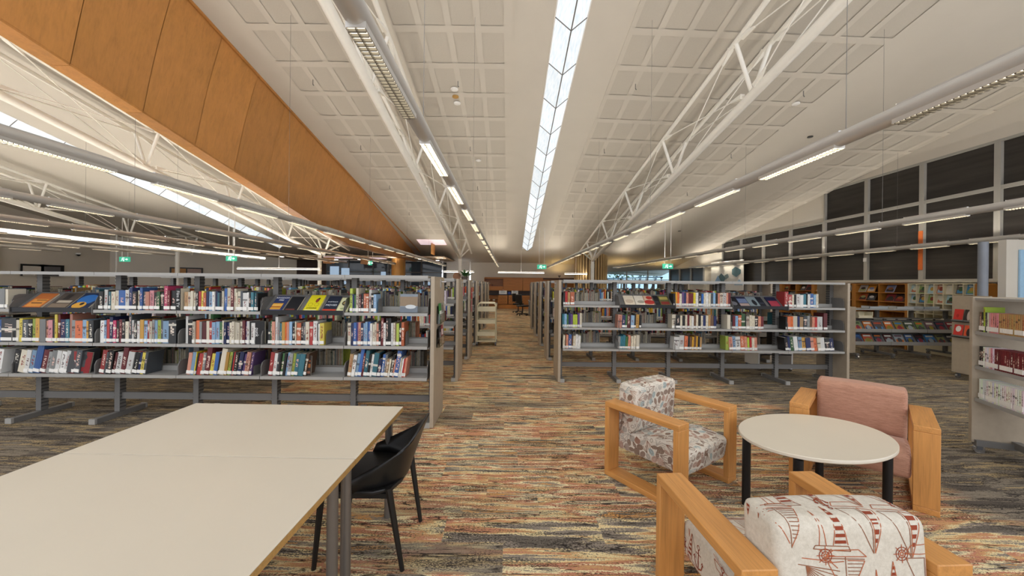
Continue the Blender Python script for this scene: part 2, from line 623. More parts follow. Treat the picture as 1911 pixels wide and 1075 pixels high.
def slab(name, label, xs, panel_ranges, ext):
    """xs = x breakpoints; panel_ranges = list of x0 with n columns"""
    y_edges = [YR0]
    for r in range(NROW):
        y_edges += [YP0 - 0.84 * 3 + r * PITCH + 0.07, YP0 - 0.84 * 3 + (r + 1) * PITCH - 0.07]
    y_edges.append(26.5)
    cells, xe = [], set(xs)
    for (x0, n) in panel_ranges:
        for c in range(n):
            a, b = x0 + c * COLW + 0.055, x0 + (c + 1) * COLW - 0.055
            xe.update((a, b))
            cells.append((a, b))
    xe = sorted(xe)
    mb = MB()
    hole = set((round(a, 4), round(b, 4)) for a, b in cells)
    vs, idx = [], {}
    for i, x in enumerate(xe):
        for j, y in enumerate(y_edges):
            idx[i, j] = len(vs)
            vs.append((x, y, roof(x, y)))
    fs = []
    for i in range(len(xe) - 1):
        isx = (round(xe[i], 4), round(xe[i + 1], 4)) in hole
        for j in range(len(y_edges) - 1):
            if isx and j % 2 == 1 and j < len(y_edges) - 1:
                continue
            fs.append((idx[i, j], idx[i, j + 1], idx[i + 1, j + 1], idx[i + 1, j]))
    mb.add(vs, fs, PLASTER)
    # upper skin closes the slab
    xa, xb = xe[0], xe[-1]
    xm = min(max(2.0, xa), xb)
    top = [(x, y, roof(x, y) + 0.18) for x in (xa, xm, xb) for y in (YR0, 26.5)]
    mb.add(top, [(0, 2, 3, 1), (2, 4, 5, 3)], PLASTER)
    o = mb.build(name)
    tag(o, label, 'ceiling', kind='structure')
    meshes = {}
    for (a, b) in cells:
        for r in range(NROW):
            y0, y1 = y_edges[1 + 2 * r], y_edges[2 + 2 * r]
            xc, yc = (a + b) / 2, (y0 + y1) / 2
            key = (xc > 2, round(b - a, 3))
            if key not in meshes:
                d = 0.03 if xc > 2 else 0
                w, h = (b - a) / 2 + 0.01, (y1 - y0) / 2 + 0.01
                q = MB()
                z = lambda x, y, e: -d * x - SL * y + e
                vs = [(x, y, z(x, y, e)) for e in (0.012, 0.03) for x, y in ((-w, -h), (w, -h), (w, h), (-w, h))]
                q.add(vs, [(0, 3, 2, 1), (4, 5, 6, 7), (0, 1, 5, 4), (1, 2, 6, 5), (2, 3, 7, 6), (3, 0, 4, 7)], PANEL)
                meshes[key] = q.mesh('ceiling_panel')
            inst('ceiling_panel', meshes[key], o, (xc, yc, roof(xc, yc)))
    return o


slab('ceiling', 'sloping white ceiling with inset perforated panels between the timber bulkhead and central skylight', [-6.4, -5.2, 0.1, 0.73], [(-4.62, 9)], 0)
slab('ceiling', 'sloping white ceiling with inset perforated panels between central skylight and windows with dark blinds', [1.27, 2.0, 6.7, 8.9, 10.9], [(2.08, 9), (8.9, 4)], 0)
mb = MB()
for x0, x1 in ((-21.5, -12.77), (-12.23, -6.4)):
    mb.add([(x0, 0, roof(x0, 0)), (x1, 0, roof(x1, 0)), (x1, 26.5, roof(x1, 26.5)), (x0, 26.5, roof(x0, 26.5)),
            (x0, 0, roof(x0, 0) + .18), (x1, 0, roof(x1, 0) + .18), (x1, 26.5, roof(x1, 26.5) + .18), (x0, 26.5, roof(x0, 26.5) + .18)],
           [(0, 3, 2, 1), (4, 5, 6, 7), (0, 1, 5, 4), (1, 2, 6, 5), (2, 3, 7, 6), (3, 0, 4, 7)], PLASTER)
mb.add([(x, y, roof(x, y) + e) for e in (0, .18) for x, y in ((-12.77, 20.6), (-12.23, 20.6), (-12.23, 26.5), (-12.77, 26.5))], [(0, 3, 2, 1), (4, 5, 6, 7), (0, 1, 5, 4)], PLASTER)
o = mb.build('ceiling')
tag(o, 'plain white sloping ceiling of the far bay beyond the timber bulkhead', 'ceiling', kind='structure')
# plaster close-off beyond the end of the central skylight
mb = MB()
mb.add([(x, y, roof(x, y) + e) for e in (0, .18) for x, y in ((.73, 20.6), (1.27, 20.6), (1.27, 26.5), (.73, 26.5))], [(0, 3, 2, 1), (4, 5, 6, 7), (0, 1, 5, 4)], PLASTER)
tag(mb.build('ceiling'), 'short plain ceiling strip beyond the pointed end of the central skylight', 'ceiling', kind='structure')
# small trims bounding the plain strip of plaster round the skylight
for n_, x_ in ((1, 0.06), (2, 2.06)):
    mb = MB().add([(x, y, roof(x, y) - e) for e in (0, .012) for x, y in ((x_ - .015, .1), (x_ + .015, .1), (x_ + .015, 24), (x_ - .015, 24))],
                  [(0, 3, 2, 1), (4, 5, 6, 7), (0, 1, 5, 4), (1, 2, 6, 5), (2, 3, 7, 6), (3, 0, 4, 7)], PLASTER)
    tag(mb.build('trim_%d' % n_), 'thin white ceiling bead on the %s side of the central skylight' % ('bulkhead' if n_ == 1 else 'window-wall'), 'trim', kind='structure')


def skylight(name, xc, label, ys0=-.0):
    o = thing(name, label, 'skylight', (xc, 0, roof(xc, 0)), kind='structure')
    hw, dr, L = 0.27, 0.23, 1.0

    def side(sg, y0, y1):
        q = MB()
        off = -SL
        pts = []
        for e in (0, 0.008):
            for (x, dz, y) in ((sg * hw, 0, y0), (0, -dr, y0), (0, -dr, y1), (sg * hw, 0, y1)):
                pts.append((x, y, dz + e + off * (y)))
        q.add(pts, [(0, 1, 2, 3), (7, 6, 5, 4), (0, 4, 5, 1), (1, 5, 6, 2), (2, 6, 7, 3), (3, 7, 4, 0)], SKYG)
        return q.mesh('pane')
    meshes = {sg: side(sg, 0.012, L - .012) for sg in (-1, 1)}
    n = 20
    for k in range(n):
        y = 0.18 + k * L
        for sg in (-1, 1):
            inst('pane', meshes[sg], o, (0, y, -SL * y))
    bar = MB().tube((-hw, 0, 0), (0, 0, -dr), 0.009, GREYD, 6).tube((0, 0, -dr), (hw, 0, 0), 0.009, GREYD, 6).mesh('glazing_bar')
    for k in range(n + 1):
        y = 0.18 + k * L
        inst('glazing_bar', bar, o, (0, y, -SL * y - .003))
    y0, y1 = 0.18, 0.18 + n * L
    MB().tube((0, y0, -dr - SL * y0 - .003), (0, y1, -dr - SL * y1 - .003), .011, GREYD, 6).build('ridge_bar', o)
    q = MB()
    q.add([(-hw, y1, -SL * y1), (0, y1 + .02, -dr - SL * y1), (hw, y1, -SL * y1), (0, y1 + .25, -SL * y1)], [(0, 1, 3), (1, 2, 3), (0, 3, 2)], SKYG)
    q.build('end_pane', o)
    for sg in (-1, 1):
        MB().box((sg * hw - .012, 0, -.012), (sg * hw + .012, 0.01, .012), WHITE)
        MB().tube((sg * hw, y0, -SL * y0), (sg * hw, y1, -SL * y1), .014, WHITE, 6).build('curb', o)
    return o


skylight('skylight', 1.0, 'bright v-shaped skylight with chevron bars running above the aisle')
skylight('skylight', -12.5, 'bright strip skylight in the far bay beyond the timber bulkhead')


# ---- timber bulkhead
def bulkhead():
    o = thing('timber_bulkhead', 'long orange plywood bulkhead tapering away beneath the ceiling', 'bulkhead', (-5.8, 0, 0), kind='structure')
    P, NP = 0.95, 22

    def section(y):
        zt = roof(-5.8, y)
        zb = max(EYE + 3.6 - SL * y, 2.93)
        f = (zt - zb) / 1.95
        return zt, zb, f
    for k in range(NP):
        y0, y1 = 1.9 + k * P + .004, 1.9 + (k + 1) * P - .004
        if section(y1)[2] < 0.06:
            break
        for sg in (1, -1):
            q = MB()
            vs = []
            prof = [(0, 0.0), (.25, -.02), (.5, -.03), (.75, -.02), (1, 0)]
            for th in (0, .02):
                for y in (y0, y1):
                    zt, zb, f = section(y)
                    for (tt, bow) in prof:
                        wx = (.14 + .46 * f) * (1 - tt) + .14 * tt + bow * f - th
                        vs.append((sg * wx, y, zt + (zb - zt) * tt))
            fs = []
            for i in range(4):
                fs.append((i, i + 1, 5 + i + 1, 5 + i))
                fs.append((10 + i, 15 + i, 15 + i + 1, 10 + i + 1))
                fs += []
            fs += [(0, 5, 15, 10), (4, 14, 19, 9)]
            q.add(vs, fs, BULK)
            q.build('face_panel', o, smooth=False)
        zt, z0, f = section(y0)
        zt, z1, f1 = section(y1)
        q = MB()
        q.add([(x, y, z + e) for e in (-.03, 0) for x, y, z in ((-.135, y0, z0), (.135, y0, z0), (.135, y1, z1), (-.135, y1, z1))],
              [(0, 3, 2, 1), (4, 5, 6, 7), (0, 1, 5, 4), (1, 2, 6, 5), (2, 3, 7, 6), (3, 0, 4, 7)], BULK)
        q.build('soffit_panel', o)
    q = MB()
    q.add([(sg * .62, y, roof(-5.8, y) - e) for sg in (1,) for y in (1.9, 21.5) for e in (0, .03)] + [(.655, y, roof(-5.8, y) - e) for y in (1.9, 21.5) for e in (0, .03)],
          [(1, 3, 7, 5), (0, 1, 5, 4), (4, 5, 7, 6), (0, 2, 3, 1)], BULK)
    q.build('cornice_strip', o)


bulkhead()


# ---- roof trusses and their columns
def rod(mb, a, b, r=.011):
    a, b = Vector(a), Vector(b)
    d = (b - a)
    L = d.length
    d.normalize()
    mb.tube(a, b, r, STEEL, 6)
    for p, s in ((a, 1), (b, -1)):
        mb.tube(p + d * s * .05, p + d * s * .36, .06, STEEL, 4, .018)


def truss(X, label, clabel, ycol=18.36):
    o = thing('roof_truss', label, 'truss', (X, 0, 0), group='white steel roof trusses')
    zb = lambda y: roof(X, y, 4.47)
    zt = lambda y, s: roof(X + s * hw, y, 5.36)
    hw = .3
    MB().tube((0, 0, zb(0)), (0, ycol, zb(ycol)), .08, STEEL, 16).build('bottom_chord', o, smooth=True)
    for s in (-1, 1):
        MB().tube((s * hw, 0, zt(0, s)), (s * hw, ycol + 2.6, zt(ycol + 2.6, s)), .045, STEEL, 12).build('top_chord', o, smooth=True)
    ys = [.36 + 3 * k for k in range(7)]
    for k, y in enumerate(ys):
        for s in (-1, 1):
            MB().tube((0, y, zb(y)), (s * hw, y, zt(y, s)), .035 if k < 6 else .045, STEEL, 10).build('strut', o, smooth=True)
        if k < 6:
            y2 = ys[k + 1]
            for s in (-1, 1):
                mb = MB()
                rod(mb, (s * .06, y + .12, zb(y) + .05), (s * hw, y2 - .1, zt(y2, s)))
                rod(mb, (s * hw, y + .1, zt(y, s)), (s * .06, y2 - .12, zb(y2) + .05))
                mb.build('tie_rods', o)
    for s in (-1, 1):
        MB().tube((0, ycol, zb(ycol)), (s * hw, ycol + 1.6, zt(ycol + 1.6, s)), .04, STEEL, 10).build('strut', o, smooth=True)
    c = thing('steel_column', clabel, 'column', (X, ycol, 0), kind='structure')
    MB().tube((0, 0, 0), (0, 0, zb(ycol) - .03), .09, STEEL, 16).build('shaft', c, smooth=True)
    MB().tube((0, 0, zb(ycol) - .34), (0, 0, zb(ycol) - .30), .1, STEEL, 16).tube((0, 0, zb(ycol) - .24), (0, 0, zb(ycol) - .2), .1, STEEL, 16).build('collar', c)


truss(-2.42, 'white steel roof truss directly above the silver light with dark louvres', 'white round steel column rising beyond the leaflet rack')
truss(4.16, 'white steel roof truss over the armchair side of the hall', 'white round steel column in front of the timber batten drum')
truss(-9.2, 'white steel roof truss just beyond the timber bulkhead', 'white round steel column in front of the dark office wall', 18.0)
truss(-15.77, 'white steel roof truss farthest beyond the bulkhead, past the strip skylight', 'white round steel column beside the framed pictures', 17.6)
for px, lab in ((217, 'slim white post beside the corner of the far wall'), (435, 'slim white post with a green exit sign in front')):
    X = (px - VX) * 17.5 / F
    tag(MB().tube((X, 17.5, 0), (X, 17.5, roof(X, 17.5)), .035, STEEL, 8).build('slim_column', smooth=True), lab, 'column', kind='structure')


# ---- walls
def wall_poly(name, pts, zlo, zhi, label, m=WALL, th=.12, cat='wall'):
    """vertical wall along a plan polyline; zhi None follows the roof"""
    mb = MB()
    for (a, b) in zip(pts, pts[1:]):
        d = Vector((b[0] - a[0], b[1] - a[1], 0)).normalized()
        nrm = Vector((-d.y, d.x, 0)) * th
        n = max(1, int(Vector((b[0] - a[0], b[1] - a[1])).length / 1.5)) if zhi is None else 1
        for k in range(n):
            p = [a[i] + (b[i] - a[i]) * k / n for i in (0, 1)]
            q = [a[i] + (b[i] - a[i]) * (k + 1) / n for i in (0, 1)]
            h0 = roof(p[0], p[1]) + .05 if zhi is None else zhi
            h1 = roof(q[0], q[1]) + .05 if zhi is None else zhi
            vs = [(p[0], p[1], zlo), (q[0], q[1], zlo), (q[0], q[1], h1), (p[0], p[1], h0)]
            vs += [(v[0] + nrm.x, v[1] + nrm.y, v[2]) for v in vs]
            mb.add(vs, [(0, 1, 2, 3), (7, 6, 5, 4), (0, 4, 5, 1), (1, 5, 6, 2), (2, 6, 7, 3), (3, 7, 4, 0)], m)
    return tag(mb.build(name), label, cat, kind='structure')


RW = 10.6
SILL, G2, G1, G3 = 1.76, 3.78, 4.82, 2.66
wall_poly('wall_right', [(RW, 26), (RW, 2.0)], 0, SILL - .03, 'beige wall below the dark windows, behind the timber magazine cubbies')
mb = MB()


def over(mb, y0, y1, zl):
    n = 3
    for k in range(n):
        a, b = y0 + (y1 - y0) * k / n, y0 + (y1 - y0) * (k + 1) / n
        ha, hb = max(roof(RW, a) + .05, zl), max(roof(RW, b) + .05, zl)
        vs = [(RW, a, zl), (RW, b, zl), (RW, b, hb), (RW, a, ha)]
        vs += [(v[0] + .12, v[1], v[2]) for v in vs]
        mb.add(vs, [(0, 3, 2, 1), (7, 4, 5, 6), (0, 1, 5, 4), (2, 3, 7, 6), (1, 2, 6, 5), (3, 0, 4, 7)], WALL)


over(mb, 2.0, 12.42, G1)
over(mb, 12.42, 18.35, G2)
over(mb, 18.35, 20.0, SILL - .03)
over(mb, 20.0, 24.4, G3)
tag(mb.build('wall_right'), 'beige wall above the dark windows, stepping up with the ceiling', 'wall', kind='structure')
FRM = M('window_frame_grey', 'aaa79f', 0.45, 0.2, var=0.03)
wn = 0


def window(y0, y1, z0, z1, transom, label):
    global wn
    wn += 1
    o = thing('window_%d' % wn, label, 'window', (RW, (y0 + y1) / 2, z0), kind='structure')
    w, h = (y1 - y0) / 2, z1 - z0
    q = MB()
    q.box((-.04, -w, 0), (.06, -w + .055, h), FRM).box((-.04, w - .055, 0), (.06, w, h), FRM)
    q.box((-.035, -w + .055, 0), (.055, w - .055, .05), FRM).box((-.035, -w + .055, h - .05), (.055, w - .055, h), FRM)
    q.build('window_frame', o)
    spans = [(0.05, h - .05)]
    if transom:
        MB().box((-.035, -w + .055, transom - z0 - .04), (.055, w - .055, transom - z0 + .04), FRM).build('transom', o)
        spans = [(0.05, transom - z0 - .04), (transom - z0 + .04, h - .05)]
    for a, b in spans:
        MB().box((.03, -w + .055, a), (.042, w - .055, b), SCREEN).build('pane', o)
    return o


names1 = ['tall dark window nearest the pale blue panel', 'tall dark window with the orange strip on its frame', 'tall dark window third from the pale blue panel', 'tall dark window where the wall steps up']
for k in range(4):
    window(12.42 - (4 - k) * 1.47 + .0 - 0, 12.42 - (3 - k) * 1.47, SILL, G1, G2, names1[k])
window(12.42 - 5 * 1.47, 12.42 - 4 * 1.47, SILL, G1, G2, 'tall dark window at the frame edge behind the beige partition')
for k in range(4):
    window(12.42 + k * 1.483, 12.42 + (k + 1) * 1.483, SILL, G2, None, 'lower dark window, %s from the step towards the blue wall art' % ORD[k + 1])
for k in range(3):
    window(20.05 + k * 1.43, 20.05 + (k + 1) * 1.43, SILL - .1, G3, None, 'small far dark window, %s past the blue wall art' % ORD[k + 1])
sl_ = MB().box((RW - .16, 3, SILL - .035), (RW + .02, 18.4, SILL + .0), FRM).build('trim_3', bevel=.004)
tag(sl_, 'pale grey sill along the foot of the dark windows', 'trim', kind='structure')
# orange strip and small white switch on the mullions
a = 12.42 - 2 * 1.47
tag(MB().box((RW - .055, a - .05, 2.05), (RW - .04, a + .05, 3.05), flat('c8662a')).build('orange_sign_strip', bevel=.002), 'narrow orange strip fixed upright on a window mullion', 'sign')
a = 12.42 - 1.47
tag(MB().box((RW - .065, a - .045, 2.35), (RW - .04, a + .045, 2.46), WHITE).build('wall_switch', bevel=.004), 'small white switch box on a window mullion', 'switch')
# white wall with blue geometric art at the end of the dark windows
tag(MB().box((RW - .2, 16.4, .0), (RW - .17, 19.0, 2.78), WHITE).build('wall_art_panel'), 'white partition with blue polygon artwork standing before the far dark windows', 'panel', kind='structure')


def artpoly(pts, col, lab, name='wall_art_shape'):
    W_ = []
    for (x, y) in pts:
        Y = F * (RW - .204) / (x - VX)
        W_.append(at(x, y, Y))
    mb = MB()
    n = len(W_)
    mb.add([(RW - .215, w.y, w.z) for w in W_] + [(RW - .2005, w.y, w.z) for w in W_],
           [tuple(range(n)), tuple(range(2 * n - 1, n - 1, -1))] + [(k, n + k, n + (k + 1) % n, (k + 1) % n) for k in range(n)], flat(col))
    tag(mb.build(name), lab, 'wall art', 'blue shapes on the white wall')


artpoly([(1366, 503), (1372, 498), (1382, 503), (1382, 510), (1374, 517), (1366, 512)], '5d7f8a', 'grey blue polygon highest of the shapes on the white art wall')
artpoly([(1341, 516), (1346, 510), (1354, 518), (1350, 528), (1346, 527)], '54727c', 'dark slate kite shape low on the white art wall')
artpoly([(1333, 528), (1340, 514), (1348, 529)], '8fb2d6', 'light blue triangle beside the slate kite on the art wall')
artpoly([(1352, 514), (1358, 511), (1360, 517), (1354, 522)], '8a9a9c', 'small grey polygon between the shapes of the art wall')
artpoly([(1370, 532), (1380, 521), (1387, 532)], '9ab8d4', 'pale blue roof shape lowest on the art wall')
# beige partition with a blue panel near the frame edge
tag(MB().box((9.42, 7.0, 0), (10.55, 7.12, 2.52), WALL).build('wall_stub'), 'beige partition standing before the windows at the hall side', 'wall', kind='structure')
tag(MB().box((9.64, 6.965, 1.2), (10.5, 6.995, 2.33), flat('a6cdec')).build('blue_pinboard', bevel=.003), 'pale blue board on the beige partition', 'board')
tag(MB().tube((9.3, 7.25, 0), (9.3, 7.25, 2.5), .07, M('bluegrey_post', '8e949e', .5), 12).build('steel_post', smooth=True), 'blue grey round post beside the beige partition', 'column', kind='structure')

wall_poly('wall_back', [(-2.45, 24.0), (4.72, 24.0)], 0, None, 'beige end wall above the timber wall unit')
wall_poly('wall_back', [(4.72, 24.0), (4.72, 21.0)], 0, None, 'beige return wall beside the timber batten drum')
wall_poly('wall_left', [(-20.5, 0.0), (-20.5, 19.0)], 0, None, 'beige side wall far beyond the tables with two hatches')
wall_poly('wall_left', [(-20.5, 19.0), (-15.2, 22.9)], 0, None, 'beige angled wall with two framed pictures')
wall_poly('wall_back', [(-15.2, 22.9), (-13.1, 22.9)], 0, None, 'beige wall piece beside the dark office wall')
wall_poly('wall_back', [(-13.1, 22.85), (-11.3, 22.85)], 0, None, 'dark brown wall beside the glazed office', M('dark_brown_wall', '3d2a20', .6))

# far glazing to the outdoors
o = thing('window_%d' % (wn + 1), 'wide bright window wall looking out to blue sky and trees', 'window', (0, 0, 0), kind='structure')
A, B = Vector((5.6, 26.4, 0)), Vector((RW, 24.35, 0))
q = MB()
nb = 4
for k in range(nb + 1):
    p = A.lerp(B, k / nb)
    q.cbox((p.x, p.y, 1.5), (.06, .08, 3.2), FRM)
q.build('mullion', o)
for zz in (.05, 1.95):
    MB().tube(A + Vector((0, 0, zz)), B + Vector((0, 0, zz)), .03, FRM, 4).build('rail', o)
for k in range(nb):
    p, r_ = A.lerp(B, k / nb), A.lerp(B, (k + 1) / nb)
    MB().add([(p.x, p.y, .05), (r_.x, r_.y, .05), (r_.x, r_.y, 3.0), (p.x, p.y, 3.0), (p.x, p.y + .012, .05), (r_.x, r_.y + .012, .05), (r_.x, r_.y + .012, 3.0), (p.x, p.y + .012, 3.0)],
             [(0, 1, 2, 3), (7, 6, 5, 4), (0, 4, 5, 1), (1, 5, 6, 2), (2, 6, 7, 3), (3, 7, 4, 0)], GLASSB).build('pane', o)
gp = MB().box((2, 27.0, -.1), (26, 50, -.02), M('outdoor_paving', 'b8b2a6', .9)).build('ground')
tag(gp, 'pale paving outside the far window wall', 'ground', kind='structure')


def tree(x, y, h, r, lab):
    t = thing('tree', lab, 'tree', (x, y, -.02), group='trees outside the far window')
    MB().tube((0, 0, 0), (.15, 0, h * .6), .09, M('bark', '6b5a48', .9), 7, .05).build('trunk', t)
    mb = MB()
    lm = M('leaves', '5d7a4c', .8, var=.3, vscale=3)
    for i in range(140):
        c = Vector((RND.gauss(0, r * .45), RND.gauss(0, r * .45), h * .75 + RND.gauss(0, r * .35)))
        s = RND.uniform(.12, .25)
        a = Vector((RND.uniform(-1, 1), RND.uniform(-1, 1), RND.uniform(-1, 1))).normalized()
        b = a.orthogonal().normalized()
        mb.add([c + a * s, c + b * s * .6, c - a * s, c - b * s * .6], [(0, 1, 2, 3)], lm)
    mb.build('foliage', t)['kind'] = 'stuff'


tree(11.5, 38, 4.2, 1.6, 'leafy tree outside, in the middle of the far window')
tree(15.5, 42, 4.4, 1.7, 'leafy tree outside, towards the dark windows')
tree(8.6, 40, 4.0, 1.4, 'leafy tree outside, nearest the batten drum')
t = thing('shade_canopy', 'grey slanted steel canopy frame standing outside the far window', 'canopy', (9.3, 31, -.02))
for i, (a, b) in enumerate((((-.6, 0, 0), (-1.5, 0, 2.4)), ((0.2, .3, 0), (-1.2, .3, 2.5)), ((2.2, 0, 0), (3.2, 0, 2.6)), ((1.6, .4, 0), (1.9, .4, 2.4)))):
    MB().tube(a, b, .09, M('canopy_steel', '6d7e88', .5, .3), 8).build('slanted_post', t)
MB().tube((-2.2, 0, 2.1), (3.6, 0, 2.3), .05, MATS['canopy_steel'], 8).build('beam', t)

# ---- timber batten drum
t = thing('timber_drum', 'curved column clad in upright timber battens', 'column', (4.85, 21.9, 0), kind='structure')
hz = roof(5, 22) + .3
MB().tube((0, 0, 0), (0, 0, hz), .9, M('drum_core', '6e5536', .8), 32).build('core', t, smooth=True)
bm = MB().box((-.045, -.03, 0), (.045, .03, hz), m_wood('batten_wood', 'c8aa78', 2)).mesh('batten')
for k in range(34):
    w = 2 * PI * k / 34
    inst('batten', bm, t, (.93 * math.cos(w), .93 * math.sin(w), 0), (0, 0, w + PI / 2))

# ---- glazed office at the back left
t = thing('glazed_office', 'glazed office front with dark mullions under the low ceiling', 'office front', (-11.3, 22.9, 0), kind='structure')
ox = [0, 1.4, 2.9, 3.9, 4.5, 5.9, 7.2]
for k in range(6):
    MB().box((ox[k] + .04, 0, .9), (ox[k + 1] - .04, .02, 2.9), OFFG).build('pane', t)
    MB().box((ox[k] - .04, -.03, 0), (ox[k] + .04, .05, 3.0), GREYD).build('mullion', t)
MB().box((0, -.01, 0), (7.2, .03, .9), M('office_base', '6a6258', .7)).build('base_panel', t)
MB().box((0, -.03, 2.2), (7.2, .04, 2.25), GREYD).build('transom', t)
for k, (x, w_, h_) in enumerate(((.25, .55, 1.1), (.95, .5, 1.0), (4.6, .35, .6), (5.95, .5, .5), (6.5, .6, .5), (3.4, .3, .8))):
    MB().box((x, -.035, 1.45), (x + w_, -.02, 1.45 + h_), M('lit_office_blind', 'b8cfe4', .6, emit=.35, ecol='b8d4f0', var=0)).build('blind', t)  # bluish light inside the office is put into these sheets as glow
tag(MB().tube((-6.2, 20.8, 0), (-6.2, 20.8, 2.92), .38, m_wood('column_veneer', 'b8843c', 2, .6), 28).build('timber_column', smooth=True), 'round timber veneered column before the glazed office', 'column', kind='structure')
# low ceiling over the office side
q = MB().box((-13.2, 19.6, 2.93), (-3.4, 24, 3.0), M('low_ceiling_paint', 'b9a68f', .8)).build('ceiling_low')
tag(q, 'low tan ceiling with downlights before the glazed office', 'ceiling', kind='structure')
dl = MB().lathe([(.1, 0), (.1, -.015), (.075, -.02)], DOWN, 14).mesh('downlight')
for k, (x, y) in enumerate(((-12.4, 20.2), (-11.2, 21.2), (-9.8, 20.4), (-8.8, 21.8), (-7.2, 20.3), (-5.0, 20.8), (-4.2, 21.8), (-10.4, 22.3))):
    tag(inst('downlight', dl, None, (x, y, 2.93)), 'round recessed downlight, %s along the low tan ceiling' % ORD[k + 1], 'downlight', 'downlights in the low ceiling')
# white wing wall beside the first column
tag(MB().box((-4.05, 22.9, 0), (-2.45, 23.05, 2.95), WHITE).build('wall_back_wing'), 'white wall piece between office front and end wall', 'wall', kind='structure')
tag(MB().box((-4.04, 22.8, 1.45), (-3.85, 22.88, 2.85), BLACK).build('dark_wall_screen', bevel=.004), 'tall black panel on the white wall beside the office front', 'panel')
# timber roof-light shafts near the far end
PINKL = M('pink_daylight', 'e8d4d6', .6, emit=.5, ecol='f0d8de', var=0)
for k, (x0, x1, y, zf, lab) in enumerate(((-4.75, -3.35, 19.0, None, 'pinkish roof light with a hanging timber fin at the end of the bulkhead'), (-8.0, -6.9, 20.0, 2.93, 'pinkish roof light with timber fins near the timber column'), (-9.9, -8.7, 19.75, 2.93, 'pinkish roof light with timber fins beside the far truss column'))):
    zc = roof((x0 + x1) / 2, y) if zf is None else zf
    sl = SL if zf is None else 0
    t = thing('light_shaft', lab, 'light shaft', ((x0 + x1) / 2, y, zc), group='roof lights with timber fins at the far end')
    w = (x1 - x0) / 2
    MB().add([(x, yy, -sl * yy + e) for e in (-.03, -.004) for x, yy in ((-w, 0), (w, 0), (w, .9), (-w, .9))], [(0, 3, 2, 1), (4, 5, 6, 7), (0, 1, 5, 4), (1, 2, 6, 5), (2, 3, 7, 6), (3, 0, 4, 7)], PINKL).build('diffuser', t)
    for fx in ((.05,) if zf is None else (-w + .02, -w + .45)):
        MB().box((fx, -.02, -.75 if zf is None else -.36), (fx + .03, .85, -.18 if zf is None else -.034), BULK).build('fin', t)
        if zf is not None:
            break
    if zf is not None:
        MB().box((-w, -.05, -.36), (0, -.02, -.034), BULK).build('front_board', t)

# hatches, pictures, camera on the far left walls
for k, (x, lab) in enumerate(((66, 'open wall hatch with white sheet, beside the dark window'), (98, 'open wall hatch with grey screen beside its pale twin'))):
    Y = F * 20.4 / (VX - x)
    t = thing('wall_hatch', lab, 'hatch', (-20.46, Y, 1.7), group='hatches in the side wall')
    MB().box((0, -.45, 0), (.04, .45, .5), BLACK).build('frame', t)
    MB().box((.03, -.4 + .0, 0), (.05, .3, .42), flat('d8d2ca' if k == 0 else '6a6a70')).build('sheet', t)
for k, (x, c, lab) in enumerate(((334, 'c08848', 'small framed orange picture on the angled wall'), (363, 'b09488', 'small framed pink picture on the angled wall'))):
    p = at(x, 509, 21.2)
    u = (x - 204) / (492 - 204)
    d = Vector((5.3, 3.9, 0)).normalized()
    # point of the angled wall seen along this sight line
    best = min((abs((-20.5 + 5.3 * s / 200) / (19 + 3.9 * s / 200) - (x - VX) / F), s) for s in range(201))[1] / 200
    P0 = Vector((-20.5 + 5.3 * best, 19 + 3.9 * best, 2.02))
    t = thing('framed_picture', lab, 'picture', P0 + Vector((d.y, -d.x, 0)) * .02, math.atan2(d.y, d.x))
    MB().box((-.38, -.03, -.25), (.38, 0, .28), BLACK).build('frame', t)
    MB().box((-.3, -.036, -.18), (.3, -.03, .21), flat(c)).build('print', t)
P0 = at(146, 478, 17.4)
t = thing('security_camera', 'small dome security camera on the beige side wall', 'camera', (-20.48, F * 20.4 / (VX - 146), 2.75))
MB().lathe([(.1, 0), (.1, .05), (.06, .08)], WHITE, 12, (.08, 0, 0)).build('housing', t)
MB().lathe([(.02, -.08), (.06, -.04), (.075, 0)], BLACK, 12, (.08, 0, 0)).build('lens_dome', t)
wn += 2
t = thing('window_%d' % wn, 'black window high in the beige side wall at the frame edge', 'window', (-20.46, 14.2, 1.9), kind='structure')
MB().box((0, -1, 0), (.05, .55, 2.0), BLACK).build('pane', t)
MB().box((0, .5, -.05), (.08, .6, 2.05), BLACK).build('window_frame', t)


# ================================================================== LIGHTS
def tube_light(X, z, y1, label, up=True, segs=True, name='tube_light', body=None):
    o = thing(name, label, 'ceiling light', (X, 0, z), group='suspended tube lights')
    r = .052
    # body: tube open below at louvre segments is closed by the louvre boxes
    MB().tube((0, .15, 0), (0, y1, 0), r, body or ALU, 32).build('tube_body', o, smooth=True)
    cap = MB().tube((0, y1, 0), (0, y1 + .03, 0), r * 1.05, ALU, 18).build('end_cap', o, smooth=True)
    seg = seg_meshes()
    k, y = 0, 1.45
    while y + .8 < y1:
        if segs:
            inst('louvre_tray', seg[0], o, (0, y, -r + .006))
            inst('louvre_lamp', seg[4 if y < 2.4 else 1], o, (0, y, -r + .004))
            g = inst('louvre_blades', seg[2], o, (0, y, -r - .003))
            g['kind'] = 'stuff'
        if up and y < 19.5:
            inst('uplight', seg[5 if X < -7.5 else 3], o, (0, y, r - .004))  # added strip, no such slot known on the tubes
        k += 1
        y += 1.2
    for yy in [2.6 + 3.6 * i for i in range(int(y1 / 3.6))]:
        MB().tube((0, yy, r), (0, yy, max(roof(X, yy) - z - .004, .1)), .002, GREYD, 4).build('suspension_wire', o)
    return o


_seg = []


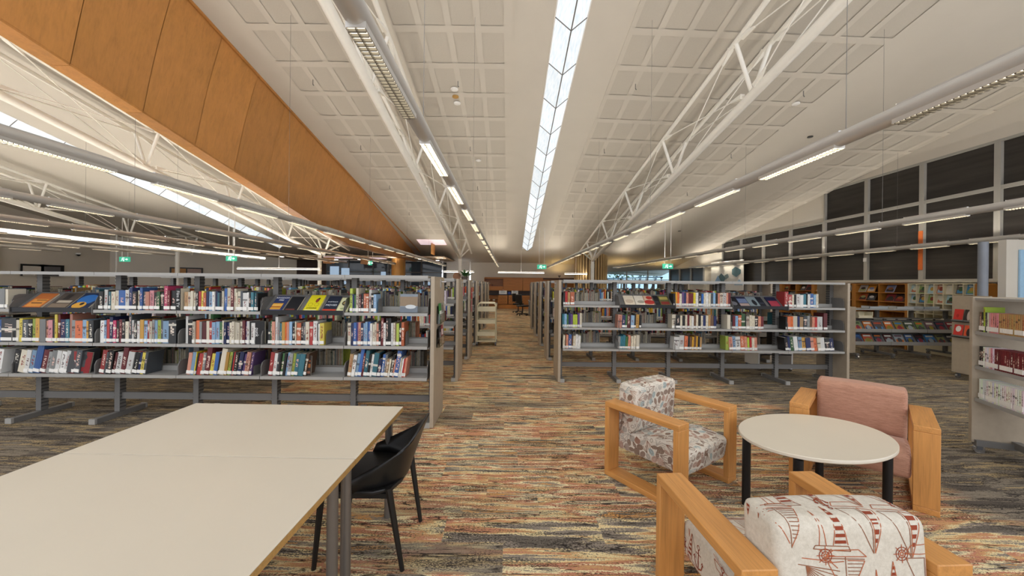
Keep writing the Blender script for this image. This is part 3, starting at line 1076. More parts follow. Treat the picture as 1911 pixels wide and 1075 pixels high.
def seg_meshes():
    if _seg:
        return _seg
    L, w = .8, .036
    tray = MB().box((-w - .004, 0, -.016), (-w, L, .012), ALU).box((w, 0, -.016), (w + .004, L, .012), ALU).box((-w, -.004, -.016), (w, 0, .012), ALU).box((-w, L, -.016), (w, L + .004, .012), ALU)
    lamp = MB().box((-w, 0, -.004), (w, L, -.002), LAMP)
    bl = MB()
    for i in range(27):
        y = .015 + i * .0295
        bl.box((-w, y, -.012), (w, y + .007, .0), BLADE)
    bl.box((-.002, 0, -.012), (.002, L, 0), BLADE)
    up = MB().add([(-.010, 0, .0045), (.010, 0, .0045), (.010, L, .0045), (-.010, L, .0045)], [(0, 1, 2, 3)], UPL)  # added upward glowing strip
    for s in (-1, 1):
        up.box((s * .013 - .001, -.004, -.002), (s * .013 + .001, L + .004, .013), ALU)
    up.box((-.012, -.006, -.002), (.012, -.004, .016), ALU).box((-.012, L + .004, -.002), (.012, L + .006, .016), ALU)  # added fins and caps screen the glowing strip from below
    _seg.extend([tray.mesh('louvre_tray'), lamp.mesh('louvre_lamp'), bl.mesh('louvre_blades'), up.mesh('uplight'), MB().box((-w, 0, -.004), (w, L, -.002), LAMPD).mesh('louvre_lamp')])
    m2 = _seg[3].copy()
    m2.materials[0] = ADDED_UP_FAR
    _seg.append(m2)
    return _seg


HZ = 1.06
for ratio, y1, lab in ((-.577, 22.6, 'silver tube light nearest the aisle, dark louvres beneath the white truss'),
                       (2.227, 22.6, 'silver tube light between the armchair truss and the dark windows'),
                       (5.9, 22.0, 'upper silver tube light crossing in front of the dark windows'),
                       (9.7, 21.0, 'lower silver tube light crossing closest to the dark windows'),
                       (-3.49, 21.6, 'silver tube light crossing in front of the timber bulkhead'),
                       (-5.93, 21.0, 'silver tube light crossing below the strip skylight'),
                       (-8.3, 20.0, 'silver tube light second beyond the strip skylight crossing'),
                       (-10.6, 17.0, 'silver tube light with continuous white glow near the side wall'),
                       (-13.0, 15.2, 'silver tube light second nearest the beige side wall'),
                       (-15.6, 13.6, 'silver tube light nearest the beige side wall')):
    tube_light(ratio * HZ, EYE + HZ, y1, lab, body=M('glowing_tube', 'f0ece4', .5, emit=.9, ecol='fffaf0', var=0) if ratio == -10.6 else None)


def bar_light(x0, x1, px_y, Y, lab):
    z = at((x0 + x1) / 2, px_y, Y).z
    a, b = at(x0, px_y, Y).x, at(x1, px_y, Y).x
    o = thing('bar_light', lab, 'ceiling light', ((a + b) / 2, Y, z), group='hanging bar lights at the far end')
    w = (b - a) / 2
    MB().box((-w, -.05, -.03), (w, .05, .035), WHITE).build('housing', o)
    MB().box((-w + .02, -.054, -.035), (w - .02, .054, -.028), BARL).build('diffuser', o)
    MB().box((-w + .02, -.04, .0352), (w - .02, .04, .038), BARL).build('uplight', o)  # added glowing top face, brightens the far ceiling
    MB().tube((0, 0, .03), (0, 0, max(.1, roof((a + b) / 2, Y) - z)), .008, WHITE, 5).build('hanger', o)


bar_light(929, 1016, 508.5, 21, 'hanging white bar light in the middle before the end wall')
bar_light(1053, 1096, 511, 21, 'hanging white bar light before the batten drum')
bar_light(828, 885, 507, 20, 'hanging white bar light behind the aisle column')
bar_light(443, 598, 501.5, 17, 'long hanging white bar light before the dark brown wall')


def exit_sign(px, py, Y, lab, w=.42, h=.2, rods=True):
    p = at(px, py, Y)
    o = thing('exit_sign', lab, 'exit sign', p, group='hanging green exit signs')
    MB().box((-w / 2, -.03, -h / 2), (w / 2, .03, h / 2), SIGN).build('housing', o, bevel=.006)
    q = MB()
    # running figure and arrow
    q.lathe([(.012, -.001), (.012, .001)], SIGNW, 10, (-.09, 0, 0))
    q = MB()
    f = -.033

    def poly(pts):
        q.add([(x, f, z) for x, z in pts], [tuple(range(len(pts)))], SIGNW)
    poly([(-.07, .055), (-.05, .055), (-.05, .075), (-.07, .075)])
    poly([(-.10, .045), (-.045, .045), (-.06, .0), (-.09, .0)])
    poly([(-.09, .0), (-.075, .0), (-.11, -.07), (-.13, -.07)])
    poly([(-.075, .0), (-.06, .0), (-.02, -.06), (-.04, -.07)])
    poly([(.04, .012), (.10, .012), (.10, .045), (.16, 0), (.10, -.045), (.10, -.012), (.04, -.012)])
    poly([(-.02, -.08), (.0, -.08), (.0, .08), (-.02, .08)])
    q.build('pictogram', o)
    if rods:
        top = roof(p.x, Y) - p.z
        for s in (-1, 1):
            MB().tube((s * .12, 0, h / 2), (s * .12, 0, max(h, top)), .012, WHITE, 6).build('hanger', o)


exit_sign(1011, 498, 17.0, 'green exit sign hung over the aisle by two rods')
exit_sign(1246, 497, 15.0, 'green exit sign hung before the small far windows')
exit_sign(233, 484, 15.5, 'green exit sign before the angled beige wall')
exit_sign(432, 482.5, 15.0, 'green exit sign beside the slim white post')
exit_sign(691, 491, 19.0, 'small green exit sign before the glazed office', .18, .22)
# warm ceiling spots beyond the racks: small uplighters on the drum and the wall unit
WARM = M('warm_uplight', 'ffffff', .5, emit=160, ecol='ffd890', var=0)
for k, (x, y, z, lab) in enumerate(((3.2, 23.3, 2.05, 'small warm uplight above the timber wall unit'), (6.7, 22.6, 2.05, 'small warm uplight beyond the batten drum'), (9.3, 22.5, 2.0, 'small warm uplight near the small far windows'))):
    t = thing('uplight_source', lab, 'lamp', (x, y, 0), group='warm uplights at the far end')
    MB().tube((0, 0, 0), (0, 0, z), .02, GREYD, 8).build('stand', t)
    MB().lathe([(.04, z), (.1, z + .08), (.1, z + .09), (.035, z + .02)], GREYD, 16).build('bowl', t)
    MB().lathe([(.06, z + .055), (.06, z + .06)], WARM, 12).build('bulb', t)
# ceiling fittings
dm = MB().lathe([(.07, 0), (.07, -.02), (.05, -.03)], flat('b08848'), 14).mesh('fitting')
dw = MB().lathe([(.08, 0), (.08, -.02), (.05, -.035)], WHITE, 14).mesh('fitting')
dk = MB().lathe([(.06, 0), (.06, -.02)], BLACK, 14).mesh('fitting')
for (px, py, me, lab) in ((850, 180, dm, 'round tan sensor on the ceiling beside the aisle light'), (848, 166, dw, 'round white detector just above the tan ceiling sensor'), (853, 192, dw, 'round white detector just below the tan ceiling sensor'),
                          (893, 299, dw, 'round cream detector on the ceiling farther down the aisle'), (1512, 255, dk, 'round black ceiling fitting above the armchair side'),
                          (1268, 431, dk, 'round black ceiling fitting far over the armchair side'), (1485, 193, dw, 'round pale detector between the truss and the window-wall tube light')):
    # intersect sight line with the roof plane
    lo_, hi_ = 2.0, 24.0
    for _ in range(40):
        mid = (lo_ + hi_) / 2
        p = at(px, py, mid)
        if p.z > roof(p.x, mid):
            hi_ = mid
        else:
            lo_ = mid
    p = at(px, py, lo_)
    tag(inst('ceiling_sensor', me, None, (p.x, p.y, roof(p.x, p.y) + .002)), lab, 'sensor')
hk = MB().tube((0, 0, 0), (0, 0, -.1), .008, GREYD, 5).tube((0, 0, -.1), (.02, 0, -.12), .01, GREYD, 5).mesh('ceiling_hook')
i = 0
for X, nm in ((-4.12, 'bulkhead'), (-1.1, 'aisle light'), (2.6, 'skylight'), (6.1, 'window side')):
    for k in range(5):
        y = 5.2 + 2.5 * k
        tag(inst('ceiling_hook', hk, None, (X, y, roof(X, y))), 'tiny dark ceiling hook, %s in the line nearest the %s' % (ORD[k + 1], nm), 'hook', 'dark hooks under the ceiling')
#BOOKSTART
# ================================================================== BOOK RACKS
BAY, DEP, TRAY, POSTW = 0.905, 0.58, 0.25, 0.06
LEV = (0.545, 0.885, 1.245)
RTOP = 1.635


SLOT = M('post_slot', '4a4a49', .6, var=.03)


def rack_meshes():
    m = {}
    w = BAY - .006
    q = MB()
    # tray in local coords: x 0..w, y 0 (front) .. TRAY, top surface at z 0
    q.box((0, 0, -.02), (w, TRAY, 0), GREY)
    q.box((0, -.004, -.03), (w, .012, .002), GREY)
    q.box((0, TRAY - .012, 0), (w, TRAY, .055), GREY)
    m['tray'] = q.mesh('shelf_tray')
    q = MB()
    pr = [(.02, -.02), (TRAY, -.02), (TRAY, .16), (.08, .16), (.04, .145), (.02, .10)]
    q.prism(pr, 0, 0, .004, GREYD)
    m['bracket'] = q.mesh('shelf_bracket')
    q = MB()
    q.box((-.03, -.035, .06), (.03, .035, RTOP - .01), GREYD)
    for i in range(38):
        z = .1 + i * .04
        q.box((.03, -.036, z), (.034, .036, z + .014), SLOT).box((-.034, -.036, z), (-.03, .036, z + .014), SLOT)
    m['post'] = q.mesh('post')
    q = MB().box((-.03, -DEP / 2, 0), (.03, DEP / 2, .055), GREYD).box((-.034, -DEP / 2 - .004, .004), (.034, -DEP / 2 + .02, .06), GREY).box((-.034, DEP / 2 - .02, .004), (.034, DEP / 2 + .004, .06), GREY)
    m['foot'] = q.mesh('foot')
    q = MB().box((0, -.015, .2), (BAY - .06, .015, .275), GREYD)
    m['rail'] = q.mesh('tie_beam')
    q = MB().box((0, 0, 0), (BAY - .004, DEP - .02, .016), GREY).box((0, -.006, -.012), (BAY - .004, .012, .02), GREY)
    m['canopy'] = q.mesh('canopy_top')
    q = MB().box((-.02, 0, .01), (.02, DEP + .01, RTOP + .012), LAM)
    m['panel'] = q.mesh('end_panel')
    q = MB().box((-.05, -.03, -.05), (.0, .03, .05), GREY).tube((-.07, 0, .02), (.06, 0, .02), .008, CHROME, 8)
    m['clamp'] = q.mesh('clamp')
    # sloping display shelf
    q = MB()
    q.box((0, -.03, -.03), (w, -.012, .02), BLKM)
    q.prism([(-.012, -.02), (.0, -.02), (.23, .17), (.22, .18)], 0, 0, w, GREYD)
    m['display'] = q.mesh('display_shelf')
    q = MB().prism([(-.04, -.05), (.25, -.05), (.25, .19), (.0, .1), (-.04, .03)], 0, 0, .004, GREYD)
    m['dbracket'] = q.mesh('display_bracket')
    return m


RM = rack_meshes()


def rack(label, x0, y0, nb, sgn, panels, displays=(), full=True, rear=True, feet=True):
    """x0 = aisle end, bays run in direction sgn; y0 = front face"""
    o = thing('book_rack', label, 'bookcase', (x0, y0, 0), group='double sided steel book racks')
    yc = DEP / 2
    for k in range(nb + 1):
        x = sgn * (k * BAY + .03)
        inst('post', RM['post'], o, (x, yc, 0))
        inst('foot', RM['foot'], o, (x, yc, 0))
    for k in range(nb):
        xl = min(sgn * (k * BAY + .03), sgn * ((k + 1) * BAY + .03))
        inst('tie_beam', RM['rail'], o, (xl + .03, yc, 0))
        inst('canopy_top', RM['canopy'], o, (xl + .002, .01, RTOP - .0))
        for li, z in enumerate(LEV):
            if (k, li) in displays:
                inst('display_shelf', RM['display'], o, (xl + .003, 0.03, z))
                if full:
                    inst('display_bracket', RM['dbracket'], o, (xl + .003, .03, z))
                    inst('display_bracket', RM['dbracket'], o, (xl + BAY - .007, .03, z))
            else:
                inst('shelf_tray', RM['tray'], o, (xl + .003, 0, z))
                if full:
                    inst('shelf_bracket', RM['bracket'], o, (xl + .001, 0, z))
                    inst('shelf_bracket', RM['bracket'], o, (xl + BAY - .005, 0, z))
            if rear:
                inst('shelf_tray', RM['tray'], o, (xl + BAY - .003, DEP, z), (0, 0, PI))
    for k in panels:
        inst('end_panel', RM['panel'], o, (sgn * (k * (nb * BAY + .06) + (.022 if k else -.022)), -.005, 0))
        inst('clamp', RM['clamp'], o, (sgn * (k * (nb * BAY + .06) + (.05 if k else -.0)) + (0 if sgn > 0 else .05), yc + .06, 1.57))
    return o


LX0, RX0 = -.84, .85
LY = [4.0, 5.92, 7.66, 9.42, 11.2, 13.0, 14.7]
RY = [5.93, 7.67, 9.42, 11.2, 12.95]
nm = ['nearest', 'second', 'third', 'fourth', 'fifth', 'sixth', 'seventh']
LR = [rack('long grey steel book rack %s' % ('right behind the white tables' if i == 0 else '%s in line behind the white tables' % nm[i]), LX0, y, 6 if i == 0 else 7, -1, (0,), ((1, 2), (4, 2)) if i == 0 else (), i < 1, i < 3) for i, y in enumerate(LY)]
RR = [rack('long grey steel book rack %s' % ('directly behind the armchairs' if i == 0 else '%s in line behind the armchairs' % nm[i]), RX0, y, 5, 1, (0, 1), ((1, 2), (3, 2)) if i == 0 else (), i < 1, i < 3) for i, y in enumerate(RY)]

# ---- books
PAL = {'k': ('black', '1b1a1a'), 'w': ('white', 'dcdbd6'), 'e': ('cream', 'd6ccb4'), 'g': ('grey', '8e908e'), 'd': ('dark grey', '4d5358'), 'c': ('charcoal', '303234'),
       'r': ('red', 'b02a28'), 'R': ('dark red', '6a1c22'), 'o': ('orange', 'd5672c'), 'y': ('yellow', 'dcc62e'), 'Y': ('golden', 'd09a28'), 'b': ('blue', '2a62ac'),
       'B': ('navy', '1e2a5c'), 's': ('light blue', '86aed0'), 't': ('teal', '2e7484'), 'G': ('green', '3c6a3a'), 'l': ('lime', 'a9bd38'), 'p': ('pink', 'd88a90'),
       'P': ('magenta', 'c0265e'), 'u': ('purple', '604478'), 'n': ('brown', '6a4a32'), 'a': ('tan', 'b08a5a'), 'q': ('salmon', 'd08a70')}


def book_mesh():
    q = MB()
    # unit book: x -.5..+.5 thickness, y 0 spine .. 1 fore edge, z 0..1
    b = .09
    q.box((-.5, 0.0, 0), (-.5 + b, 1, 1), BOOK)
    q.box((.5 - b, 0.0, 0), (.5, 1, 1), BOOK)
    q.add([(-.5 + b, .0, 0), (-.2, -.012, 0), (.2, -.012, 0), (.5 - b, .0, 0), (-.5 + b, .0, 1), (-.2, -.012, 1), (.2, -.012, 1), (.5 - b, 0, 1), (-.5 + b, .03, 0), (.5 - b, .03, 0), (-.5 + b, .03, 1), (.5 - b, .03, 1)],
          [(0, 1, 5, 4), (1, 2, 6, 5), (2, 3, 7, 6), (4, 5, 6, 7, 11, 10), (9, 3, 2, 1, 0, 8)], BOOK)
    q.box((-.5 + b, .03, .015), (.5 - b, .965, .985), PAPER)
    return q.mesh('book')


BM = book_mesh()
LBL = MB().box((-.49, -.022, 0), (.49, .02, 1), LABELM).mesh('spine_label')

L = 'L'
Rr = 'R'
# rack, bay, level, first px, lean(deg), tokens  colour px-width [+ tall] [- short] [.gap px]
DATA = [
    (L, 1, 2, 653, 0, 'l5+ B3.5 G3 e4.5+ R4.5 k4.5 o4.5 o5 w5+ k4.5 s5'),
    (L, 1, 1, 650, 0, 'e6 B5 b5.5 u2.5 q5 B4 s4 s4 b5 w4 e4 e3.5 q4 k4 R5+ w4 k4.5+ k5+ w4 e3.5 n2 l5 k4 o5'),
    (L, 1, 0, 650, 8, 'a6.5 .2 w6 s5 b6.5+ R4 t6.5+ k4.5 w4 t9 k1.5 B5.5- b5 g4 a4- e3.5- k5 q3- b8+ e3- w3- r3- q3.5-'),
    (L, 2, 1, 501, 0, 'c4 G3.5 q5.5 w5+ g4 t3.5 Y6 o3 q4 s5.5 k5.5 e2 .2 o8 k4.5 d4.5 e7 r6 w8 k2 w3 y8'),
    (L, 2, 0, 502, 7, 'r7 w6 d4.5 k4 G4.5 k4 s5 .1 g6.5 l5 t7 .1 t9.5 n5'),
    (L, 3, 2, 345, 0, 'a7 e4.5 e4.5 e4.5 k5 r4.5 y5 o5 B5 s6 w4.5 B4 t5 k4 e4 b5+ e6.5+ R5.5+ e4+ e3 e5.5 d4 w8.5 w3.5 k4 t5 t4 k3'),
    (L, 3, 1, 347, 0, 'w4.5+ k9.5 e4.5 o6.5 g4.5 R8.5 e5.5 r5.5 s6.5 s7 G5 e3 B5 B5 e4.8 e4.8 e4.8 e4.8 e4.8 R5 u4 w4.5 w9'),
    (L, 3, 0, 349, 8, 'q7 s6.5 y2 k2 r7.5 o2.5 g5.5 R9+ y7 b7 k2 e10+ Y5.5 l5.5 k3.5 r3 k7 B7.5 u4.5 q5.5 q3.5 u4.5'),
    (L, 4, 2, 186, 0, 'k8 w7 k2.5 t4 e7 e6 b13.5 w7 B6+ k8.5 e5 b5+ d5 q7 p8 k6 G6 k7 P7+ R5 k10'),
    (L, 4, 1, 189, 0, 'w7 s4 r6 B6+ P6 k5 R5 k6 e6.5 d5.5+ w5 k5 w5 Y7 s6 r4.5 e5 g4 s5 l6 d4 s11 c14'),
    (L, 4, 0, 186, 9, 'r9 d5 k9 R5 w10 .1 R9+ .6 w11 .1 k9 B5 y6 d5'),
    (L, 5, 1, 30, 0, 'e6 y6 d11 k8 l6.5 Y7.5 g11 q5.5 p8 k4 y4.5+ R4.5+ B9 t7 q5+ g6.5 o14 s7.5 Y4 c9'),
    (L, 5, 0, 22, 10, 'k11 e14 w8 s8 b12+ R10 g7 g9 w8 w9 w7 .3 r10 d10'),
    (L, 6, 1, -40, 0, 'r8 w7 s6 k8 e7 b6 c28'),
    (L, 6, 0, -60, 8, 'd8 r7 b8 e9 k8 s12 w12'),
    (L, 6, 2, -60, 0, 'e12 w9 g7 d6 R7 e8 k7 g14 e5'),
    (Rr, 1, 2, 1051, 0, 'k4 r4.5 a4.5 .5 o7.5'),
    (Rr, 1, 1, 1050, 0, 't4 s4.5 G3 B4 u4 l4.5 l4 u4 e4'),
    (Rr, 1, 0, 1051, 2, 'e4 n2.5 q4 b5.5 n3 e4.5 w4 w5'),
    (Rr, 2, 1, 1153, 2, 'q8 B6 G3.5 R6 .6 s6.5 k3 Y6 k4'),
    (Rr, 2, 0, 1154, 2, 'g4 t4.5 t5 G5 q5 .5 e4.5 e4 .5 e6'),
    (Rr, 3, 2, 1257, 0, 'k4 Y3 o4 e4.5 u4 B4 q4 R4.5 R4.5 y4.5 w5 k5.5 b4 e4 w5 e4 d4.5 s4.5 k4 q4 e5.5 w6 q4 R4'),
    (Rr, 3, 1, 1255, 0, 'e7 k8 e4 k5 e4 R4 e4 w4 n4 e4 k5 e4 B5 e4.5 a4 n6 B5'),
    (Rr, 3, 0, 1258, 2, 'w10 w9 .5 o6 k4 n4 Y3.5 n4 Y3.5 k3.5 a3.5'),
    (Rr, 4, 1, 1358, 0, 'e6 k4 R5 s5 o6 G7+ k2 e6 e5 e5 k6 q5 R5'),
    (Rr, 4, 0, 1356, -3, 'l6 q7 s6 w9 o7 q5 l4 r4 e5 q5'),
    (Rr, 5, 2, 1464, 0, 'r7+ r7 e4 k4 w7 w6 t6 k2 w5 b6 s4.5 e4.5'),
    (Rr, 5, 1, 1467, 0, 'k3 o6 o5 e8 B4 a7 d6.5 g5 n4 q5 r5 w10 .6 R7+'),
    (Rr, 5, 0, 1467, -6, 'k6 B4 G6.5 w8 s7 Y7 B9 q6 o6 e6 w8 c9 B8'),
]
LEVN = ('bottom', 'middle', 'top')
books, ends = [], []
for (rk, bay, lv, px, lean, toks) in DATA:
    yb = (LY[0] if rk == L else RY[0]) + .03
    x = (px - VX) * yb / F
    z = LEV[lv] + .002
    row = []
    for tk in toks.split():
        if tk[0] == '.':
            x += float(tk) * .012
            continue
        tall = tk.endswith('+')
        short = tk.endswith('-')
        c = tk[0]
        t = float(tk[1:].rstrip('+-')) * yb / F
        h = (.205, .245, .245)[2 - lv] if rk == L else .215
        h += RND.uniform(-.014, .014) + (.05 if tall else 0) - (.04 if short else 0)
        d = min(.235, .62 * h + .02 + RND.uniform(0, .02))
        la = math.radians(lean + RND.uniform(-1, 1) * (1.5 if lean else .6))
        step = t / max(.9, math.cos(la)) + .0006
        row.append([c, t, h, d, x + step / 2, la, tall, short])
        x += step
    if L and lean:
        pass
    n = len(row)
    for i, b in enumerate(row):
        k = n - i if rk == L else i + 1
        books.append((b[1] * b[2] / yb ** 2, rk, bay, lv, k, yb, z, b))
    ends.append((rk, bay, lv, x, yb, z, lean))
books.sort(key=lambda b: -b[0])
NB_ = 300
rest = []
for n_, (ar, rk, bay, lv, k, yb, z, (c, t, h, d, x, la, tall, short)) in enumerate(books):
    jit = RND.uniform(-.008, .008)
    if n_ >= NB_:
        rest.append((c, t, h, d, x, la, yb, z))
        continue
    cn, hx = PAL[c]
    kk = RND.uniform(.62, 1.05)
    g_ = sum(hexc(hx)) / 3
    col = tuple(min(1, (v * .86 + g_ * .14) * kk) for v in hexc(hx))
    zz = z + abs(math.sin(la)) * t / 2
    o = inst('book', BM, None, (x - math.sin(la) * .0, yb + jit, zz), (0, la, 0), (t * .97, d, h))
    o.color = col + (1,)
    place = 'white tables' if rk == L else 'armchairs'
    tag(o, '%s%s book, %s from the aisle, %s shelf, %s bay behind the %s' % ('tall ' if tall else '', cn, ORD[k], LEVN[lv], ORD[bay], place), 'book',
        '%s shelf books in bay %s behind the %s' % (LEVN[lv], ORD[bay], place))
    if RND.random() < .86:
        lb = inst('spine_label', LBL, o, (0, -.004 / d, .012 / h), None, (1, 1, .034 / h))

# face-out and special books
tx = lambda h: flat(h)


def cover(name, label, cat, loc, rot, w, h, t, base, art=(), words=(), group=None, pages=True):
    """upright or leaning face-out book: local x width, z height, front at y=0"""
    o = thing(name, label, cat, loc, 0, group)
    o.rotation_euler = rot
    q = MB()
    q.box((-w / 2, 0, 0), (w / 2, .002, h), tx(base)).box((-w / 2, t - .002, 0), (w / 2, t, h), tx(base)).box((-w / 2, .002, 0), (-w / 2 + .002, t - .002, h), tx(base))
    q.build('cover', o)
    MB().box((-w / 2 + .002, .002, .002), (w / 2 - .002, t - .002, h - .002), PAPER).build('page_block', o)
    if art:
        q = MB()
        for a in art:
            x0, z0, x1, z1, c = a[:5]
            if len(a) > 5:  # ellipse
                pts = [((x0 + x1) / 2 + (x1 - x0) / 2 * math.cos(i * PI / 8), (z0 + z1) / 2 + (z1 - z0) / 2 * math.sin(i * PI / 8)) for i in range(16)]
            else:
                pts = [(x0, z0), (x1, z0), (x1, z1), (x0, z1)]
            lift = -.0008 - .0003 * art.index(a)
            q.add([((px - .5) * w, lift, pz * h) for px, pz in pts], [tuple(range(len(pts)))], tx(c))
        q.build('cover_art', o)
    for (s, px, pz, size, c, *rz) in words:
        text('title_lettering', s, o, ((px - .5) * w, -.0035, pz * h), (PI / 2, rz[0] if rz else 0, 0), size, tx(c))
    return o


yd = LY[0]
SLP = -math.radians(50)


def disp(px, w, h, t, base, art, words, label, grp='face-out books on the sloping shelves', rackY=None, lev=LEV[2], tilt=SLP):
    Yb = (rackY if rackY is not None else LY[0]) + .02
    X = (px - VX) * (Yb + .05) / F
    return cover('display_book', label, 'book', (X, Yb + .003, lev + .012), (tilt, 0, 0), w, h, t, base, art, words, grp)


disp(518, .15, .235, .03, '26345e', [(.05, .08, .8, .5, 'd39a3a'), (.05, .22, .75, .27, '8a3a28'), (.05, .36, .8, .4, 'e8c070'), (.1, .0, .9, .06, '4a5cae')], [('KINGDOM', .5, .86, .03, 'e8e8ec'), ('FIRE', .5, .70, .03, 'e8e8ec')], 'dark blue face-out book titled KINGDOM FIRE on the sloping shelf')
disp(546, .14, .23, .02, '17181c', [(.1, .05, .8, .14, '6a3a34')], [], 'black face-out book between the dark blue and the yellow book')
disp(583, .165, .26, .02, 'd9cc1e', [(.15, .28, .45, .5, '9a8a12', 1), (.17, .3, .43, .48, 'd9cc1e', 1), (.55, .28, .85, .5, '9a8a12', 1), (.57, .3, .83, .48, 'd9cc1e', 1), (.5, .52, .72, .78, '8a3a2a', 1), (.6, .7, .74, .82, '3a2a22', 1), (.1, .02, .9, .07, 'e8e6b0')], [('CYCLING', .5, .17, .026, '2a2a1c')], 'bright yellow face-out book with a cyclist on the sloping shelf')
disp(617, .145, .245, .035, '1d2436', [(.0, .0, 1, .13, 'c8442a')], [('AUSTRALIA', .5, .6, .022, 'dfe3ea'), ('MOVIES', .5, .38, .036, 'dfe3ea')], 'dark face-out book reading AUSTRALIA MOVIES with a red foot')
disp(641, .12, .22, .02, 'd9d8aa', [(.2, .42, .8, .8, '3a3426', 1), (.3, .5, .7, .7, 'a8945a', 1), (.25, .12, .75, .26, '9aa878', 1)], [], 'pale green face-out book at the aisle end of the sloping shelf')
disp(66, .2, .24, .02, 'b0622a', [(.1, .1, .9, .6, 'd08a3c'), (.2, .3, .8, .36, '4a2a1a'), (.3, .5, .85, .54, '4a2a1a')], [], 'orange face-out book on the sloping shelf near the frame edge')
disp(112, .22, .25, .02, '4a4038', [(.05, .05, .95, .3, '7a6a58'), (.2, .35, .9, .5, 'b0a490'), (.3, .55, .6, .9, '2c2620')], [], 'brown grey face-out photo book between the orange and the guitar book')
disp(152, .22, .25, .02, '1c2a48', [(.05, .25, .95, .9, '2a66a8', 1), (.1, .0, .75, .42, 'd09a3a', 1), (.4, .2, .6, .38, '2a1c14', 1)], [], 'dark blue face-out book with a golden guitar body')
# grey photo book leaning on the top shelf by the end panel
cover('display_book', 'grey photo covered book standing face-out on the top shelf near the end panel', 'book', ((765 - VX) * 4.1 / F, 4.06, LEV[2] + .004), (-.12, 0, .1), .19, .205, .015, '7e8790', [(0, .35, 1, .85, '8a765e'), (0, .0, 1, .3, '6a727c'), (.3, .2, .9, .42, 'c8ccce', 1)], [])
# black titled book turned cover-out
b = cover('display_book', 'thick black book turned cover-out with the word punk, middle shelf of third bay', 'book', (-2.75, 4.04, LEV[1] + .003), (0, 0, .12), .17, .25, .03, '121214', [], [('punk', .55, .52, .05, 'dcdcdc', PI / 2)])
b = cover('display_book', 'black book with large upright FILM & TV lettering on the top shelf', 'book', ((338 - VX) * 4.045 / F, 4.01, LEV[2] + .003), (0, 0, 0), .052, .24, .12, '101010', [], [('Film & TV', .5, .52, .044, 'e0e0e0', PI / 2)])
b = cover('display_book', 'grey backed red book leaning cover-out on the bottom shelf near the frame edge', 'book', ((158 - VX) * 4.1 / F, 4.04, LEV[0] + .004), (0, .16, .25), .2, .24, .02, '46484a', [(.75, 0, 1, 1, '8a1c20'), (.6, .1, .9, .3, '8a1c20'), (.4, .6, .8, .9, '2e3032', 1)], [])
b = cover('display_book', 'dark red book cover turned outward on the bottom shelf of the fourth bay', 'book', ((258 - VX) * 4.1 / F, 4.05, LEV[0] + .004), (0, .14, .2), .15, .25, .03, '7a1418', [(.1, .4, .7, .46, '5a0c10')], [])
b = cover('display_book', 'brown paperback cover turned outward beside the gap, bottom shelf of second bay', 'book', ((579 - VX) * 4.1 / F, 4.05, LEV[0] + .004), (0, .05, .1), .08, .215, .02, '2c201a', [(.1, .4, .9, .6, 'a0602c'), (.1, .1, .9, .22, '8a5a44'), (.1, .7, .9, .78, '8a4a24')], [])
b = cover('display_book', 'tan book cover turned outward on the bottom shelf of the third bay', 'book', ((427 - VX) * 4.1 / F, 4.06, LEV[0] + .004), (0, .12, .15), .08, .24, .02, 'b89a78', [(.15, .2, .8, .36, '5a3a2a'), (.1, .5, .9, .8, 'd0b898')], [])
Yr = RY[0]
for (px, c, art, lab) in ((1176, 'd8ccb6', [(.1, .2, .9, .6, 'c0ae98', 1)], 'cream face-out booklet first on the sloping shelf behind the shell armchair'),
                          (1196, 'd6cdbc', [(.2, .2, .9, .5, '9a9484', 1)], 'cream face-out booklet with grey drawing on the sloping shelf behind the armchairs'),
                          (1213, 'cfae94', [(.0, .1, 1, .55, 'a8302a', 1), (.3, .6, .9, .95, 'b03a30', 1)], 'red and cream face-out booklet on the sloping shelf behind the armchairs'),
                          (1226, '1c1d20', [(.1, .3, .9, .4, '3a3c44')], 'black face-out booklet on the sloping shelf behind the armchairs'),
                          (1242, '5a5a34', [(.1, .1, .9, .4, '7a2a24'), (.1, .6, .9, .9, 'b0a25a')], 'olive face-out booklet with red foot on the sloping shelf behind the armchairs'),
                          (1371, '1d1d22', [(.2, .1, .8, .5, '6a6a70', 1)], 'black photo face-out book first on the far sloping shelf behind the armchairs'),
                          (1389, '2a2a44', [(.05, .35, .95, .8, '6a7896'), (.05, .05, .95, .3, 'a8948c')], 'dusk landscape face-out book on the far sloping shelf behind the armchairs'),
                          (1408, '7c8a8e', [(.4, .1, .8, .7, '1c2026', 1)], 'grey face-out book with a dark figure on the far sloping shelf'),
                          (1423, '1a1c26', [(.1, .3, .9, .4, '3c4250')], 'plain navy face-out book on the far sloping shelf'),
                          (1446, '1c2040', [(.05, .05, .95, .6, 'a03848')], 'navy and crimson face-out book at the end of the far sloping shelf')):
    disp(px, .165 if px not in (1226, 1423) else .1, .23, .015, c, art, [], lab, rackY=Yr)

# bookends
be = MB().prism([(0, 0), (.13, 0), (.13, .15), (.03, .15), (.0, .11)], 0, 0, .003, GREYD).box((-.1, 0, 0), (0, .13, .002), GREYD).mesh('bookend')
for (rk, bay, lv, x, yb, z, lean) in ends:
    if (rk, bay, lv) in ((L, 1, 2), (L, 1, 1), (L, 2, 1), (L, 3, 2), (L, 3, 0), (L, 4, 1), (L, 5, 1), (Rr, 5, 2), (Rr, 4, 1), (Rr, 2, 1)):
        tag(inst('bookend', be, None, (x + .012, yb + .02, z + .001)), 'grey steel bookend on the %s shelf, %s bay behind the %s' % (LEVN[lv], ORD[bay], 'white tables' if rk == L else 'armchairs'), 'bookend', 'steel bookends')

